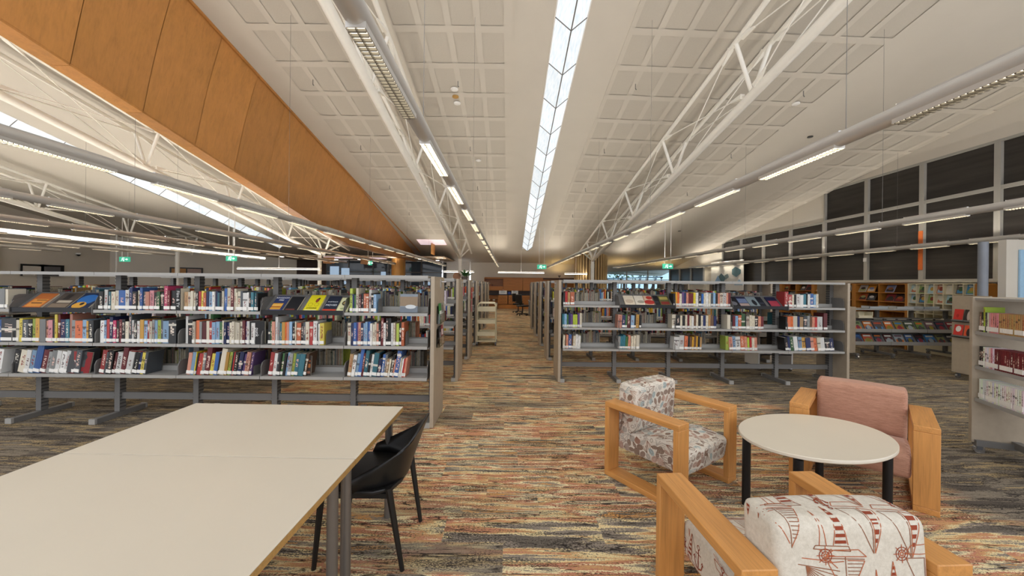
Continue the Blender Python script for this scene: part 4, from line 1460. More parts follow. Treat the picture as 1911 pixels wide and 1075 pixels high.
# ---- everything past the limit, the rear sides and the racks beyond: one mass of shelved books
mass = MB()
mass.cols = []
for (c, t, h, d, x, la, yb, z) in rest:
    mt = Matrix.Translation((x, yb, z)) @ Matrix.Rotation(la, 4, 'Y')
    mass.box((-t * .48, 0, 0), (t * .48, d, h), TINT, mt, hexc(PAL[c][1]))
    mass.box((-t * .47, -.0015, .01), (t * .47, 0, .045), TINT, mt, hexc('dcdad4'))
PK = 'kkkweeegdcrRoyYbBsstGlpunaqwwe'


def fill(x0, x1, y, z, front, dense=.8, hm=.215):
    """a run of books; front True shows spines at y, else fore-edges at y facing the camera"""
    x = x0 + RND.uniform(0, .05)
    end = x1 - (1 - dense) * (x1 - x0) * RND.uniform(.3, 1.6)
    while x < end:
        t = RND.choice((.016, .02, .024, .03, .034, .042))
        h = hm + RND.uniform(-.03, .04)
        d = .15 + RND.uniform(0, .05)
        if front:
            c = hexc(PAL[RND.choice(PK)][1])
            mass.box((x, y, z), (x + t * .95, y + d, z + h), TINT, None, tuple(v * RND.uniform(.8, 1.1) for v in c))
            mass.box((x, y - .0015, z + .008), (x + t * .95, y, z + .042), TINT, None, hexc('d8d6d0'))
        else:
            c = hexc(RND.choice(('a59a84', '8f8672', 'b0a892', '6b665a', '7a756a')))
            cc = tuple(v * .9 for v in hexc(PAL[RND.choice(PK)][1]))
            mass.box((x, y + .004, z), (x + t * .12, y + d, z + h), TINT, None, cc)
            mass.box((x + t * .84, y + .004, z), (x + t * .96, y + d, z + h), TINT, None, cc)
            mass.box((x + t * .12, y, z + .004), (x + t * .84, y + d, z + h - .004), TINT, None, c)
        x += t


for side, ys, x0, sg, nbay in ((0, LY, LX0, -1, 7), (1, RY, RX0, 1, 5)):
    for ri, y in enumerate(ys):
        for k in range(nbay if not (side == 0 and ri == 0) else 6):
            xl = min(x0 + sg * (k * BAY + .03), x0 + sg * ((k + 1) * BAY + .03)) + .02
            for lv in range(3):
                if ri == 0:
                    fill(xl, xl + BAY - .05, y + DEP - .2, LEV[lv] + .003, False, .82, .2 if lv == 2 else .22)
                else:
                    fill(xl, xl + BAY - .05, y + .02, LEV[lv] + .003, True, .8, .2 if lv == 2 else .22)
                    if ri < 3:
                        fill(xl, xl + BAY - .05, y + DEP - .2, LEV[lv] + .003, False, .8, .2)
tag(mass.build('shelved_books'), 'the remaining mass of mixed books on the racks, rear sides and racks beyond', 'books', None, 'stuff')

# ---- leaflet holders on the first end panel, leaflets in them
hx = LX0 + .045


def holder(o, y, z, w=.15, h=.18):
    q = MB()
    q.box((0, -w / 2, 0), (.003, w / 2, h), ACRY).box((.003, -w / 2, 0), (.035, w / 2, .003), ACRY).box((.035, -w / 2, 0), (.038, w / 2, h * .55), ACRY)
    for s in (-1, 1):
        q.box((.003, s * w / 2 - .0015, 0), (.035, s * w / 2 + .0015, h * .55), ACRY)
    b = q.build('leaflet_holder', o, (hx - o.location.x, y - o.location.y, z))
    return b


def leaflet(loc, rz, w, h, base, art, lab, tilt=.0, name='leaflet', grp='leaflets in the clear holders'):
    o = cover(name, lab, 'leaflet', loc, (tilt, 0, rz), w, h, .006, base, art, [], grp)
    return o


for i, (z, it) in enumerate(((1.12, (('2f7a34', [(0, .0, 1, .62, 'd9dcd4'), (.1, .3, .9, .34, '6a726a'), (.1, .0, .6, .16, '2f7a34')], 'green and white leaflet in the upper clear holder of the end panel', -.06, .1),
                                 ('8a8c86', [(.1, .1, .9, .5, 'b8bcb8'), (.2, .6, .8, .9, '6a6258')], 'grey photo leaflet beside the green one in the upper clear holder', .07, .11))),
                            (.86, (('1c1a1c', [(.2, .2, .8, .7, '8a888a'), (.1, .02, .6, .12, 'c8c4c0')], 'black leaflet in the lower clear holder of the end panel', -.06, .1),
                                   ('8a2a38', [(.1, .05, .9, .4, 'c8b4b0'), (.2, .5, .8, .8, 'd8ccc8')], 'crimson and pink leaflet in the lower clear holder', .06, .11))))):
    holder(LR[0], LY[0] + .27, z, .32, .2)
    for (c, art, lab, dy, w) in it:
        leaflet((hx + .031, LY[0] + .27 + dy, z + .006), PI / 2, w * 1.2, .22, c, art, lab, -.06)
for (y, zz, c, lab) in ((LY[2] + .2, 1.25, 'c0243a', 'red leaflet on the end panel of the third rack behind the tables'), (LY[2] + .2, .98, 'b86a70', 'pink leaflet on the end panel of the third rack behind the tables')):
    leaflet((hx + .02, y, zz), PI / 2, .15, .24, c, [(.1, .5, .9, .6, 'e0c8c8')], lab)

# ---- potted plant and wooden disc on top of a rack
t = thing('potted_plant', 'leafy green potted plant on top of a far rack beside the aisle column', 'plant', (-1.15, LY[3] + .25, RTOP + .021))
MB().lathe([(.07, 0), (.09, .1), (.08, .1), (.075, .09)], flat('5a5048'), 16).build('pot', t, smooth=True)
lm = M('plant_leaf', '2f5a2a', .5, var=.25)
for i in range(26):
    a, el, ln = RND.uniform(0, 2 * PI), RND.uniform(.1, 1.1), RND.uniform(.14, .28)
    d = Vector((math.cos(a) * math.cos(el), math.sin(a) * math.cos(el), math.sin(el)))
    s = d.cross(Vector((0, 0, 1))).normalized() * .035
    p0 = Vector((0, 0, .1))
    m_ = p0 + d * ln * .55 + Vector((0, 0, .02))
    MB().add([p0, m_ + s, p0 + d * ln - Vector((0, 0, .03)), m_ - s], [(0, 1, 2, 3)], lm).build('leaf', t)
tag(MB().lathe([(.1, -.015), (.105, 0), (.1, .015)], m_wood('disc_wood', '8a5a34', 0, 2), 24).build('wooden_disc', None, (-1.36, LY[3] + .3, RTOP + .021 + .105)), 'round brown wooden disc standing beside the potted plant', 'ornament')
bpy.data.objects['wooden_disc'].rotation_euler = (PI / 2, 0, 0)


# ================================================================== FURNITURE
def armchair(label, loc, facing, fabric, name='armchair'):
    """local: faces +y. width .838, depth .653, arm height .608"""
    Wd, D, Hh, B, T = .838, .653, .608, .13, .042
    o = thing(name, label, 'armchair', (loc[0], loc[1], 0), facing - PI / 2, group='low timber framed armchairs')
    for s in (-1, 1):
        xc = s * (Wd / 2 - B / 2)
        MB().cbox((0, 0, 0), (B, D, T), OAK[1]).build('armrest', o, (xc, 0, Hh - T / 2), bevel=.004)
        MB().cbox((0, 0, 0), (B, D, T), OAK[1]).build('runner', o, (xc, 0, T / 2), bevel=.004)
        MB().cbox((0, 0, 0), (B, T, Hh - 2 * T), OAK[2]).build('front_leg', o, (xc, D / 2 - T / 2, Hh / 2), bevel=.003)
        MB().cbox((0, 0, 0), (B, T, Hh - 2 * T), OAK[2]).build('rear_leg', o, (xc, -D / 2 + T / 2, Hh / 2), bevel=.003)
    hw = Wd / 2 - B - .004
    seat = [(-.30, .20), (.30, .20), (.325, .375), (.12, .405), (-.16, .36), (-.30, .34)]
    back = [(-.30, .22), (-.17, .355), (-.135, .40), (-.115, .745), (-.30, .755), (-.318, .5)]
    cs = Cushion(seat, hw, .035, .008)
    cb = Cushion(back, hw - .004, .04, .008)
    cs.build('seat_cushion', o, fabric)
    cb.build('back_cushion', o, fabric)
    return o, cs, cb


class Cushion:
    def __init__(s, poly, hw, r, crown):
        # rounded profile in (y,z), counter-clockwise seen from +x
        pts = []
        n = len(poly)
        for i in range(n):
            p0, p, p1 = Vector(poly[i - 1]), Vector(poly[i]), Vector(poly[(i + 1) % n])
            a, b = (p0 - p), (p1 - p)
            rr = min(r, a.length * .45, b.length * .45)
            a, b = p + a.normalized() * rr, p + b.normalized() * rr
            for k in range(5):
                u = k / 4
                pts.append(a * (1 - u) ** 2 + p * 2 * u * (1 - u) + b * u * u)
        # resample evenly
        segs = [(pts[(i + 1) % len(pts)] - pts[i]).length for i in range(len(pts))]
        tot = sum(segs)
        s.per = tot
        N = 72
        out, i, acc = [], 0, 0
        for k in range(N):
            d = tot * k / N
            while acc + segs[i] < d:
                acc += segs[i]
                i += 1
            out.append(pts[i].lerp(pts[(i + 1) % len(pts)], (d - acc) / segs[i]))
        s.p = out
        s.N = N
        s.nrm = []
        for k in range(N):
            d = out[(k + 1) % N] - out[k - 1]
            s.nrm.append(Vector((d.y, -d.x)).normalized())
        s.hw, s.r, s.crown = hw, r * .8, crown
        s.poly = poly

    def inset(s, x):
        e = abs(x) - (s.hw - s.r)
        c = s.crown * (1 - (x / s.hw) ** 2)
        if e > 0:
            return s.r - math.sqrt(max(0, s.r ** 2 - min(e, s.r) ** 2)) - c
        return -c

    def pt(s, x, sd, lift=0.0):
        f = (sd / s.per) % 1.0 * s.N
        i = int(f) % s.N
        u = f - int(f)
        p = s.p[i].lerp(s.p[(i + 1) % s.N], u)
        n = s.nrm[i].lerp(s.nrm[(i + 1) % s.N], u).normalized()
        q = p - n * (s.inset(x) - lift)
        return Vector((x, q.x, q.y))

    def build(s, name, parent, m):
        xs = [-s.hw + s.r * (1 - math.cos(a * PI / 10)) for a in range(6)]
        xs = xs + [-s.hw + s.r + (2 * s.hw - 2 * s.r) * k / 10 for k in range(1, 10)] + [-x for x in reversed(xs)]
        vs, fs = [], []
        for x in xs:
            for k in range(s.N):
                vs.append(s.pt(x, s.per * k / s.N))
        N = s.N
        for i in range(len(xs) - 1):
            for k in range(N):
                fs.append((i * N + k, i * N + (k + 1) % N, (i + 1) * N + (k + 1) % N, (i + 1) * N + k))
        fs += [tuple(range(N - 1, -1, -1)), tuple((len(xs) - 1) * N + k for k in range(N))]
        q = MB().add(vs, fs, m)
        s.obj = q.build(name, parent, smooth=True)
        return s.obj

    def inside(s, y, z, margin=.0):
        c = False
        P = s.p
        j = len(P) - 1
        for i in range(len(P)):
            if (P[i].y > z) != (P[j].y > z) and y < (P[j].x - P[i].x) * (z - P[i].y) / (P[j].y - P[i].y) + P[i].x:
                c = not c
            j = i
        return c


LIFT = .0012


class Print:
    """flat fabric print laid on a cushion"""
    def __init__(s, cu):
        s.cu = cu
        s.mb = MB()

    def wrap(s, x, sd):
        return s.cu.pt(max(-s.cu.hw, min(s.cu.hw, x)), sd, LIFT)

    def stroke(s, pts, w, m, side=0):
        # resample
        P = [Vector(p) for p in pts]
        out = [P[0]]
        for a, b in zip(P, P[1:]):
            n = max(1, int((b - a).length / .018))
            for k in range(1, n + 1):
                out.append(a.lerp(b, k / n))
        for a, b in zip(out, out[1:]):
            d = (b - a)
            if d.length < 1e-5:
                continue
            n = Vector((-d.y, d.x)).normalized() * w / 2
            s.poly([a - n, b - n, b + n, a + n], m, side)

    def poly(s, pts, m, side=0):
        if side:
            if not all(s.cu.inside(p[0], p[1]) for p in pts):
                return
            x = side * (s.cu.hw + LIFT - (0 if True else 0))
            vs = [(side * (s.cu.hw + .001), p[0], p[1]) for p in pts]
            # the cap is inset by the edge radius
            c = Vector((sum(p[0] for p in pts) / len(pts), sum(p[1] for p in pts) / len(pts)))
            s.mb.add(vs, [tuple(range(len(vs)))], m)
        else:
            if any(abs(p[0]) > s.cu.hw - .004 for p in pts):
                return
            vs = [s.wrap(p[0], p[1]) for p in pts]
            s.mb.add(vs, [tuple(range(len(vs)))], m)

    def done(s, parent):
        if s.mb.f:
            o = s.mb.build('fabric_print', parent)
            o['kind'] = 'stuff'


def boat_motif(pr, x, y, k, sc, side=0, up=1):
    """line drawn sailing boats, pennants, anchor and wheel"""
    T = lambda pts: [(x + px * sc, y + up * py * sc) for px, py in pts]
    w = .0028
    st = lambda pts, m=ORA, ww=w: pr.stroke(T(pts), ww, m, side)
    if k == 0:      # yacht with hatched sail
        st([(-.5, -.1), (-.3, -.25), (.35, -.25), (.55, -.08), (-.5, -.1)])
        st([(-.55, -.06), (.5, -.02)], BRN)
        st([(.0, -.08), (.02, 1.0)], BRN)
        st([(.02, .98), (.5, .02), (.05, .0)])
        st([(-.02, .9), (-.45, .05), (-.04, .02)])
        for i in range(9):
            z = .08 + i * .085
            st([(.05, z), (.05 + .43 * (1 - z), z + .01)], BRN, .0024)
    elif k == 1:    # striped pennant sail
        st([(-.45, .98), (.5, 1.05), (.45, .93), (-.4, .9), (-.45, .98)], BRN)
        st([(-.3, .9), (-.22, .1), (-.12, .9)])
        for i in range(6):
            z0, z1 = .86 - i * .15, .86 - i * .15 - .075
            a = lambda z: (.08 + .14 * (1 - z), .42 - .14 * (1 - z))
            l0, r0 = a(z0)
            l1, r1 = a(z1)
            pr.poly(T([(l1, z1), (r1, z1), (r0, z0), (l0, z0)]), RUST, side)
        st([(.06, .9), (.24, -.08), (.44, .9)])
    elif k == 2:    # anchor
        st([(0, -.3), (0, .4)], RUST, .006)
        st([(-.28, -.02), (-.2, -.26), (0, -.36), (.2, -.26), (.28, -.02)], RUST, .006)
        st([(-.16, .22), (.16, .22)], RUST, .005)
        st([(.08 * math.cos(i * PI / 5), .48 + .08 * math.sin(i * PI / 5)) for i in range(11)], RUST, .004)
        st([(-.34, -.06), (-.26, .06), (-.2, -.06)], RUST, .004)
        st([(.34, -.06), (.26, .06), (.2, -.06)], RUST, .004)
    elif k == 3:    # steering wheel
        for r in (.3, .18, .07):
            st([(r * math.cos(i * PI / 8), r * math.sin(i * PI / 8)) for i in range(17)], RUST if r > .1 else ORA)
        for i in range(8):
            c, s_ = math.cos(i * PI / 4), math.sin(i * PI / 4)
            st([(.07 * c, .07 * s_), (.42 * c, .42 * s_)], ORA)
    elif k == 4:    # big triangular sail with flag blocks
        st([(-.4, -.1), (.45, -.05), (.3, -.3), (-.25, -.3), (-.4, -.1)])
        st([(.1, 1.1), (-.4, .0), (.12, .02), (.1, 1.1)], BRN)
        st([(.14, 1.1), (.18, .0), (.5, .1), (.14, 1.1)])
        for i in range(4):
            z0, z1 = .85 - i * .2, .85 - i * .2 - .1
            b = lambda z: .16 + .3 * (1 - z)
            pr.poly(T([(.17, z1), (b(z1), z1), (b(z0), z0), (.165, z0)]), RUST, side)
    elif k == 5:    # fan sail with ribs
        for i in range(8):
            a = .25 + i * .17
            st([(0, 0), (math.cos(a) * .8, math.sin(a) * .9)], BRN, .0026)
        st([(math.cos(.25 + i * .1) * .8, math.sin(.25 + i * .1) * .9) for i in range(13)])
        st([(-.2, -.05), (.85, .12)], BRN)
        st([(-.1, -.2), (.6, -.12), (.8, .05)])


def print_boats(cu, parent, rnd):
    pr = Print(cu)
    cols = 4
    rows = max(3, int(cu.per / .165))
    order = [0, 1, 5, 4, 0, 1, 4, 5]
    for r in range(rows):
        for c in range(cols):
            x = -cu.hw + 2 * cu.hw * (c + .5 + (.2 if r % 2 else -.15)) / cols
            y = cu.per * r / rows + rnd.uniform(-.015, .015)
            boat_motif(pr, x, y, order[(r * 3 + c * 5) % 8], .14, 0, 1)
            if (r + c) % 2:
                boat_motif(pr, x + .07, y - .035, 2 if c % 2 else 3, .075, 0, 1)
    for sd in (-1, 1):
        for i in range(16):
            y, z = rnd.uniform(-.3, .3), rnd.uniform(.22, .72)
            boat_motif(pr, y, z, rnd.choice((0, 1, 2, 4, 5)), .12, sd)
    pr.done(parent)


def print_shells(cu, parent, rnd):
    pr = Print(cu)
    tones = [flat(h, .9) for h in ('a07c6a', 'a8988c', 'b4aea4', '8f7a6c', 'a4b2b0', 'b89c8c', '8a7464')]
    ribs = [flat(h, .9) for h in ('7a5c4c', '80746a', 'd0c6b8')]

    def shell(x, y, s, a, side):
        c, n = math.cos(a), math.sin(a)
        T = lambda pts: [(x + (px * c - py * n) * s, y + (px * n + py * c) * s) for px, py in pts]
        m, rb, k = rnd.choice(tones), rnd.choice(ribs), rnd.randrange(4)
        if k == 0:      # fan
            P = [(0, -.5)] + [(math.cos(t) * .5, math.sin(t) * .5 + .0) for t in [(-.1 + 3.34 * i / 8) for i in range(9)]]
            pr.poly(T(P), m, side)
            for i in range(5):
                t = .35 + i * .61
                pr.stroke(T([(0, -.45), (math.cos(t) * .46, math.sin(t) * .46)]), .0022, rb, side)
        elif k == 1:    # oval with ring
            pr.poly(T([(.36 * math.cos(i * PI / 5), .5 * math.sin(i * PI / 5)) for i in range(10)]), m, side)
            pr.stroke(T([(.2 * math.cos(i * PI / 4), .05 + .3 * math.sin(i * PI / 4)) for i in range(9)]), .003, rb, side)
        elif k == 2:    # spindle
            pr.poly(T([(0, -.6), (.2, -.2), (.26, .1), (.1, .5), (-.1, .5), (-.26, .1), (-.2, -.2)]), m, side)
            for z in (-.2, .05, .28):
                pr.stroke(T([(-.22, z), (.22, z + .1)]), .0025, rb, side)
        else:           # coral sprig
            for t in (-.5, -.15, .25, .6):
                pr.stroke(T([(0, -.5), (t * .5, .0), (t, .5)]), .0045, m, side)
            pr.stroke(T([(-.2, .0), (-.45, .2)]), .004, m, side)
    st = .056
    rows = int(cu.per / st)
    for r in range(rows):
        for c in range(int(2 * cu.hw / st)):
            x = -cu.hw + .03 + (c + (.5 if r % 2 else 0)) * st + rnd.uniform(-.008, .008)
            shell(x, cu.per * r / rows + rnd.uniform(-.008, .008), rnd.uniform(.056, .072), rnd.uniform(0, 6.28), 0)
    for sd in (-1, 1):
        for r in range(13):
            for c in range(14):
                shell(-.34 + c * .052 + (.026 if r % 2 else 0), .19 + r * .046, rnd.uniform(.054, .068), rnd.uniform(0, 6.28), sd)
    pr.done(parent)


o1, s1, b1 = armchair('timber framed armchair in cream fabric printed with brown shells', (1.346, 3.051), -.973, FABS)
for cu in (s1, b1):
    print_shells(cu, cu.obj, random.Random(3))
o2, s2, b2 = armchair('timber framed armchair in plain dusty pink fabric behind the oval table', (2.914, 3.063), -2.356, PINK)
# pleats gathered along the edges of the pink cushion
for cu, sgn in ((b2, 1), (s2, 1)):
    q = MB()
    for sd in (-1, 1):
        for i in range(26):
            sdist = cu.per * (i + .5) / 26
            p = [cu.pt(sd * (cu.hw - e), sdist, .0015) for e in (.004, .014, .026)]
            q.path(p, .0022, PINK, 5)
    e = q.build('gathered_seam', cu.obj)
    e['kind'] = 'stuff'
o3, s3, b3 = armchair('timber framed armchair in cream fabric with rust sailing boat print, back towards camera', (1.209, 1.604), 1.617, FABG)
for cu in (s3, b3):
    print_boats(cu, cu.obj, random.Random(5))

# ---- oval low table
t = thing('coffee_table', 'low oval table with cream top and black tube legs among the armchairs', 'table', (2.185, 2.63, 0), math.atan2(.335, .94))
q = MB()
q.lathe([(.985, -.026), (1.0, -.02), (1.0, -.004), (.992, 0)], TOP, 72, (0, 0, .535), .552, .387)
q.build('tabletop', t, smooth=True)
ca, sa = math.cos(-t.rotation_euler.z), math.sin(-t.rotation_euler.z)
for (x, y) in ((1.735, 2.675), (2.635, 2.555), (1.815, 2.30), (2.50, 2.955)):
    dx, dy = x - 2.185, y - 2.63
    lx, ly = dx * ca - dy * sa, dx * sa + dy * ca
    MB().tube((0, 0, 0), (0, 0, .505), .027, BLKM, 18).build('leg', t, (lx, ly, 0), smooth=True)
MB().box((-.4, -.03, .47), (.4, .03, .506), BLKM).box((-.03, -.26, .472), (.03, .26, .506), BLKM).build('underframe', t)


# ---- white tables
def desk(label, cx, cy, rz):
    t = thing('study_table', label, 'table', (cx, cy, 0), rz, group='white study tables pushed together')
    w, d = 1.452, .762
    MB().box((-w / 2, -d / 2, .716), (w / 2, d / 2, .72), TOP).build('tabletop', t, bevel=.001)
    MB().box((-w / 2, -d / 2, .69), (w / 2, d / 2, .7158), PLY).build('ply_core', t)
    for sx in (-1, 1):
        for sy in (-1, 1):
            MB().tube((sx * (w / 2 - .075), sy * (d / 2 - .065), 0), (sx * (w / 2 - .075), sy * (d / 2 - .065), .69), .025, LEGM, 18).build('leg', t, smooth=True)
    q = MB()
    for sy in (-1, 1):
        q.box((-w / 2 + .09, sy * (d / 2 - .065) - .015, .64), (w / 2 - .09, sy * (d / 2 - .065) + .015, .688), LEGM)
    for sx in (-1, 1):
        q.box((sx * (w / 2 - .075) - .015, -d / 2 + .09, .64), (sx * (w / 2 - .075) + .015, d / 2 - .09, .688), LEGM)
    q.build('underframe', t)


desk('white topped study table nearest the long book rack', -1.451, 2.186, -.0165)
desk('white topped study table nearest the camera', -1.465, 1.419, -.0185)

# ---- black plastic chair
t = thing('shell_chair', 'black plastic shell chair tucked in at the white tables', 'chair', (-.80, 2.235, 0), PI / 2)
# local: faces +y ; width x
q = MB()
NS, NT_ = 14, 14
vs, fs = [], []
for i in range(NS + 1):
    s_ = i / NS
    for j in range(NT_ + 1):
        tt = -1 + 2 * j / NT_
        wd = .245 - .05 * s_ ** 1.5 + .01 * math.sin(s_ * PI)
        curl = .25 * (1 - s_) ** 1.2 + .05
        z = .435 + .33 * s_ - .09 * s_ * abs(tt) ** 2.2 + .0 + (.05 * (1 - s_) * abs(tt) ** 2 * (1 if s_ > .05 else 0))
        vs.append((wd * math.sin(tt * PI / 2 * .92) / math.sin(PI / 2 * .92), -.20 - .11 * s_ + curl * abs(tt) ** 2.4, z))
for i in range(NS):
    for j in range(NT_):
        a = i * (NT_ + 1) + j
        fs.append((a, a + 1, a + NT_ + 2, a + NT_ + 1))
q.add(vs, fs, BLACK)
sh = q.build('backrest', t, smooth=True)
so = sh.modifiers.new('thick', 'SOLIDIFY')
so.thickness = .012
so.offset = 0
q = MB()
prof = [(-.235, .24), (-.24, .05), (-.245, -.08), (-.2, -.17), (-.1, -.2), (.1, -.2), (.2, -.17), (.245, -.08), (.24, .05), (.235, .24), (.15, .255), (-.15, .255)]
q.prism(prof, 2, .425, .447, BLACK)
q.build('seat', t, bevel=.006)
for (sx, y1, y0) in ((1, .25, .2), (-1, .25, .2), (1, -.235, -.16), (-1, -.235, -.16)):
    q = MB()
    q.tube((sx * .225, y0, .46), (sx * .21, y1, 0), .02, BLACK, 8, .013)
    q.build('leg', t, smooth=True)
MB().box((-.22, .21, .4), (.22, .235, .426), BLACK).box((-.225, -.16, .4), (-.2, .21, .426), BLACK).box((.2, -.16, .4), (.225, .21, .426), BLACK).build('seat_rail', t)

# ---- cream book trolley
t = thing('book_trolley', 'cream steel book trolley parked in the aisle beside the racks', 'trolley', (-.55, 9.62, 0))
hw, hd = .235, .22
for s in (-1, 1):
    q = MB()
    q.path([(-hw, s * hd, .1), (-hw, s * hd, 1.02), (-hw + .05, s * hd, 1.08), (hw - .05, s * hd, 1.08), (hw, s * hd, 1.02), (hw, s * hd, .1)], .018, TROL, 10)
    q.build('side_frame', t, smooth=True)
for z in (.25, .56, .87):
    q = MB().box((-hw + .012, -hd, z), (hw - .012, hd, z + .012), TROL).box((-hw + .012, -hd - .012, z), (hw - .012, -hd + .002, z + .1), TROL).box((-hw + .012, hd - .002, z), (hw - .012, hd + .012, z + .1), TROL)
    q.build('shelf', t)
MB().box((-hw, -hd, .10), (hw, hd, .125), TROL).build('base_frame', t)
for sx in (-1, 1):
    for sy in (-1, 1):
        w = MB().tube((sx * hw - .018, sy * hd, .05), (sx * hw + .018, sy * hd, .05), .05, RUBBER, 16).build('caster', t)
        MB().box((sx * hw - .025, sy * hd - .02, .05), (sx * hw + .025, sy * hd + .02, .1), CHROME).build('caster_fork', w)


def cart_caster(parent, x, y):
    w = MB().tube((x - .015, y, .04), (x + .015, y, .04), .04, CHROME, 14).build('caster', parent)
    MB().box((x - .022, y - .018, .04), (x + .022, y + .018, .088), RUBBER).build('caster_fork', w)


# white trolley seen between the racks
t = thing('book_trolley', 'white book trolley half hidden behind the rack at the armchair side', 'trolley', (5.0, 7.1, 0))
for z in (.3, .62, .92):
    MB().box((-.3, -.2, z), (.3, .2, z + .02), WHITE).box((-.3, -.2, z), (.3, -.19, z + .1), WHITE).build('shelf', t)
for s in (-1, 1):
    MB().box((s * .31 - .012, -.2, .09), (s * .31 + .012, .2, 1.05), WHITE).build('side_frame', t)
    for sy in (-1, 1):
        cart_caster(t, s * .29, sy * .17)

# ---- low mobile display rack
DY = 8.25
dx0, dx1 = 7.62, 10.15
t = thing('display_rack', 'low mobile grey rack showing face-out magazines near the cubbies', 'rack', (dx0, DY, 0))
Ld = dx1 - dx0
MB().box((-.02, -.02, .12), (.12, .6, 1.15), LAM).build('end_panel', t, bevel=.004)
for k, z in enumerate((.62, .335)):
    for j in range(3):
        a, b = .12 + j * (Ld - .12) / 3, .12 + (j + 1) * (Ld - .12) / 3 - .01
        q = MB().box((a, -.02, z - .03), (b, .0, z + .045), GREY)
        q.prism([(.03, z - .03), (.042, z - .03), (.2, z + .26), (.19, z + .27)], 0, a, b, GREYD)
        q.build('display_shelf', t)
MB().box((.12, .0, 1.08), (Ld, .56, 1.105), GREY).build('canopy_top', t)
for j in range(4):
    x = .1 + j * (Ld - .15) / 3
    MB().box((x - .03, .26, .1), (x + .03, .32, 1.08), GREYD).build('post', t)
    MB().box((x - .03, -.1, .085), (x + .03, .66, .13), GREYD).build('foot', t)
    cart_caster(t, x, -.08)
    cart_caster(t, x, .63)
MCOL = ['7a8a5a', 'c8702c', '5a4a48', 'd06a28', '8a7a2c', '3a4a30', '6a8a4a', '7a5a60', '2c3648', '8a2c3a', '2c4a7a', 'b04a2c', '38404a', '5a2c2c', '9aa2a6', '4a6a9a', '2a2e34', '3c7ab0', '8a8a5a', '4a4a4c']
CN = ['sage', 'amber', 'brown', 'orange', 'olive', 'dark green', 'moss', 'mauve', 'navy', 'crimson', 'royal blue', 'rust', 'slate', 'maroon', 'silver grey', 'steel blue', 'black', 'bright blue', 'khaki', 'charcoal']
i = 0
for k, z in enumerate((.62, .335)):
    for j in range(10):
        c = MCOL[i]
        a2 = MCOL[(i * 7 + 3) % 20]
        cover('magazine', '%s face-out magazine on the %s shelf of the low mobile rack' % (CN[i], 'upper' if k == 0 else 'lower'), 'magazine',
              (dx0 + .25 + j * .235, DY + .008, z - .024), (-.5, 0, 0), .165 + .02 * (i % 3), .255, .01, c,
              [(.08, .08, .92, .5, a2), (.1, .75, .9, .9, 'd8d4c8' if i % 2 else MCOL[(i * 3 + 5) % 20]), (.25, .2, .75, .65, MCOL[(i * 5 + 9) % 20], 1)], [], 'magazines on the low mobile rack')
        i += 1
for k, (x, w, c, lab) in enumerate(((.75, .42, 'aab0b4', 'grey magazine box lying on top of the low mobile rack'), (1.35, .4, 'b4b8b8', 'pale grey magazine box in the middle of the low rack top'), (1.95, .36, '9aa0a4', 'grey magazine box at the far end of the low rack top'))):
    t2 = thing('magazine_box', lab, 'box', (dx0 + x, DY + .2, 1.107), group='grey boxes on the low mobile rack')
    MB().box((-w / 2, -.1, 0), (w / 2, .1, .015), flat(c)).box((-w / 2, -.1, .015), (-w / 2 + .01, .1, .06), flat(c)).box((w / 2 - .01, -.1, .015), (w / 2, .1, .06), flat(c)).box((-w / 2, -.1, .015), (w / 2, -.09, .05), flat(c)).build('tray', t2)
    MB().box((-w / 2 + .015, -.085, .016), (w / 2 - .015, .09, .045), flat('7a8890')).build('paper_stack', t2)
t2 = thing('book_bin', 'cream plastic bin on the low mobile rack beside its end panel', 'bin', (dx0 + .36, DY + .1, .9))
MB().box((-.16, -.1, 0), (.16, .1, .02), CREAMP).box((-.16, -.1, .02), (.16, -.09, .06), CREAMP).box((-.16, .09, .02), (.16, .1, .14), CREAMP).box((-.16, -.1, .02), (-.15, .1, .14), CREAMP).box((.15, -.1, .02), (.16, .1, .14), CREAMP).build('shell', t2)
MB().box((-.28, .1, 0), (2.0, .3, -.02), GREYD).build('inner_shelf', t, (.15, 0, .9))
for j, (x, c, lab) in enumerate(((.75, '2a2c30', 'black'), (1.05, 'd8d0c0', 'cream'), (1.3, '5a6a7a', 'blue grey'), (1.62, '3a3a34', 'dark olive'), (1.9, 'b8c07a', 'pale lime'), (2.15, '4a4440', 'dark brown'))):
    cover('flat_book', '%s book lying under the top of the low mobile rack' % lab, 'book', (dx0 + x, DY + .12, .902), (PI / 2 * 0 - 1.5708, 0, 0), .2, .16, .04, c, [(.2, .2, .8, .8, 'c8b8a0')], [], 'books lying in the low mobile rack')

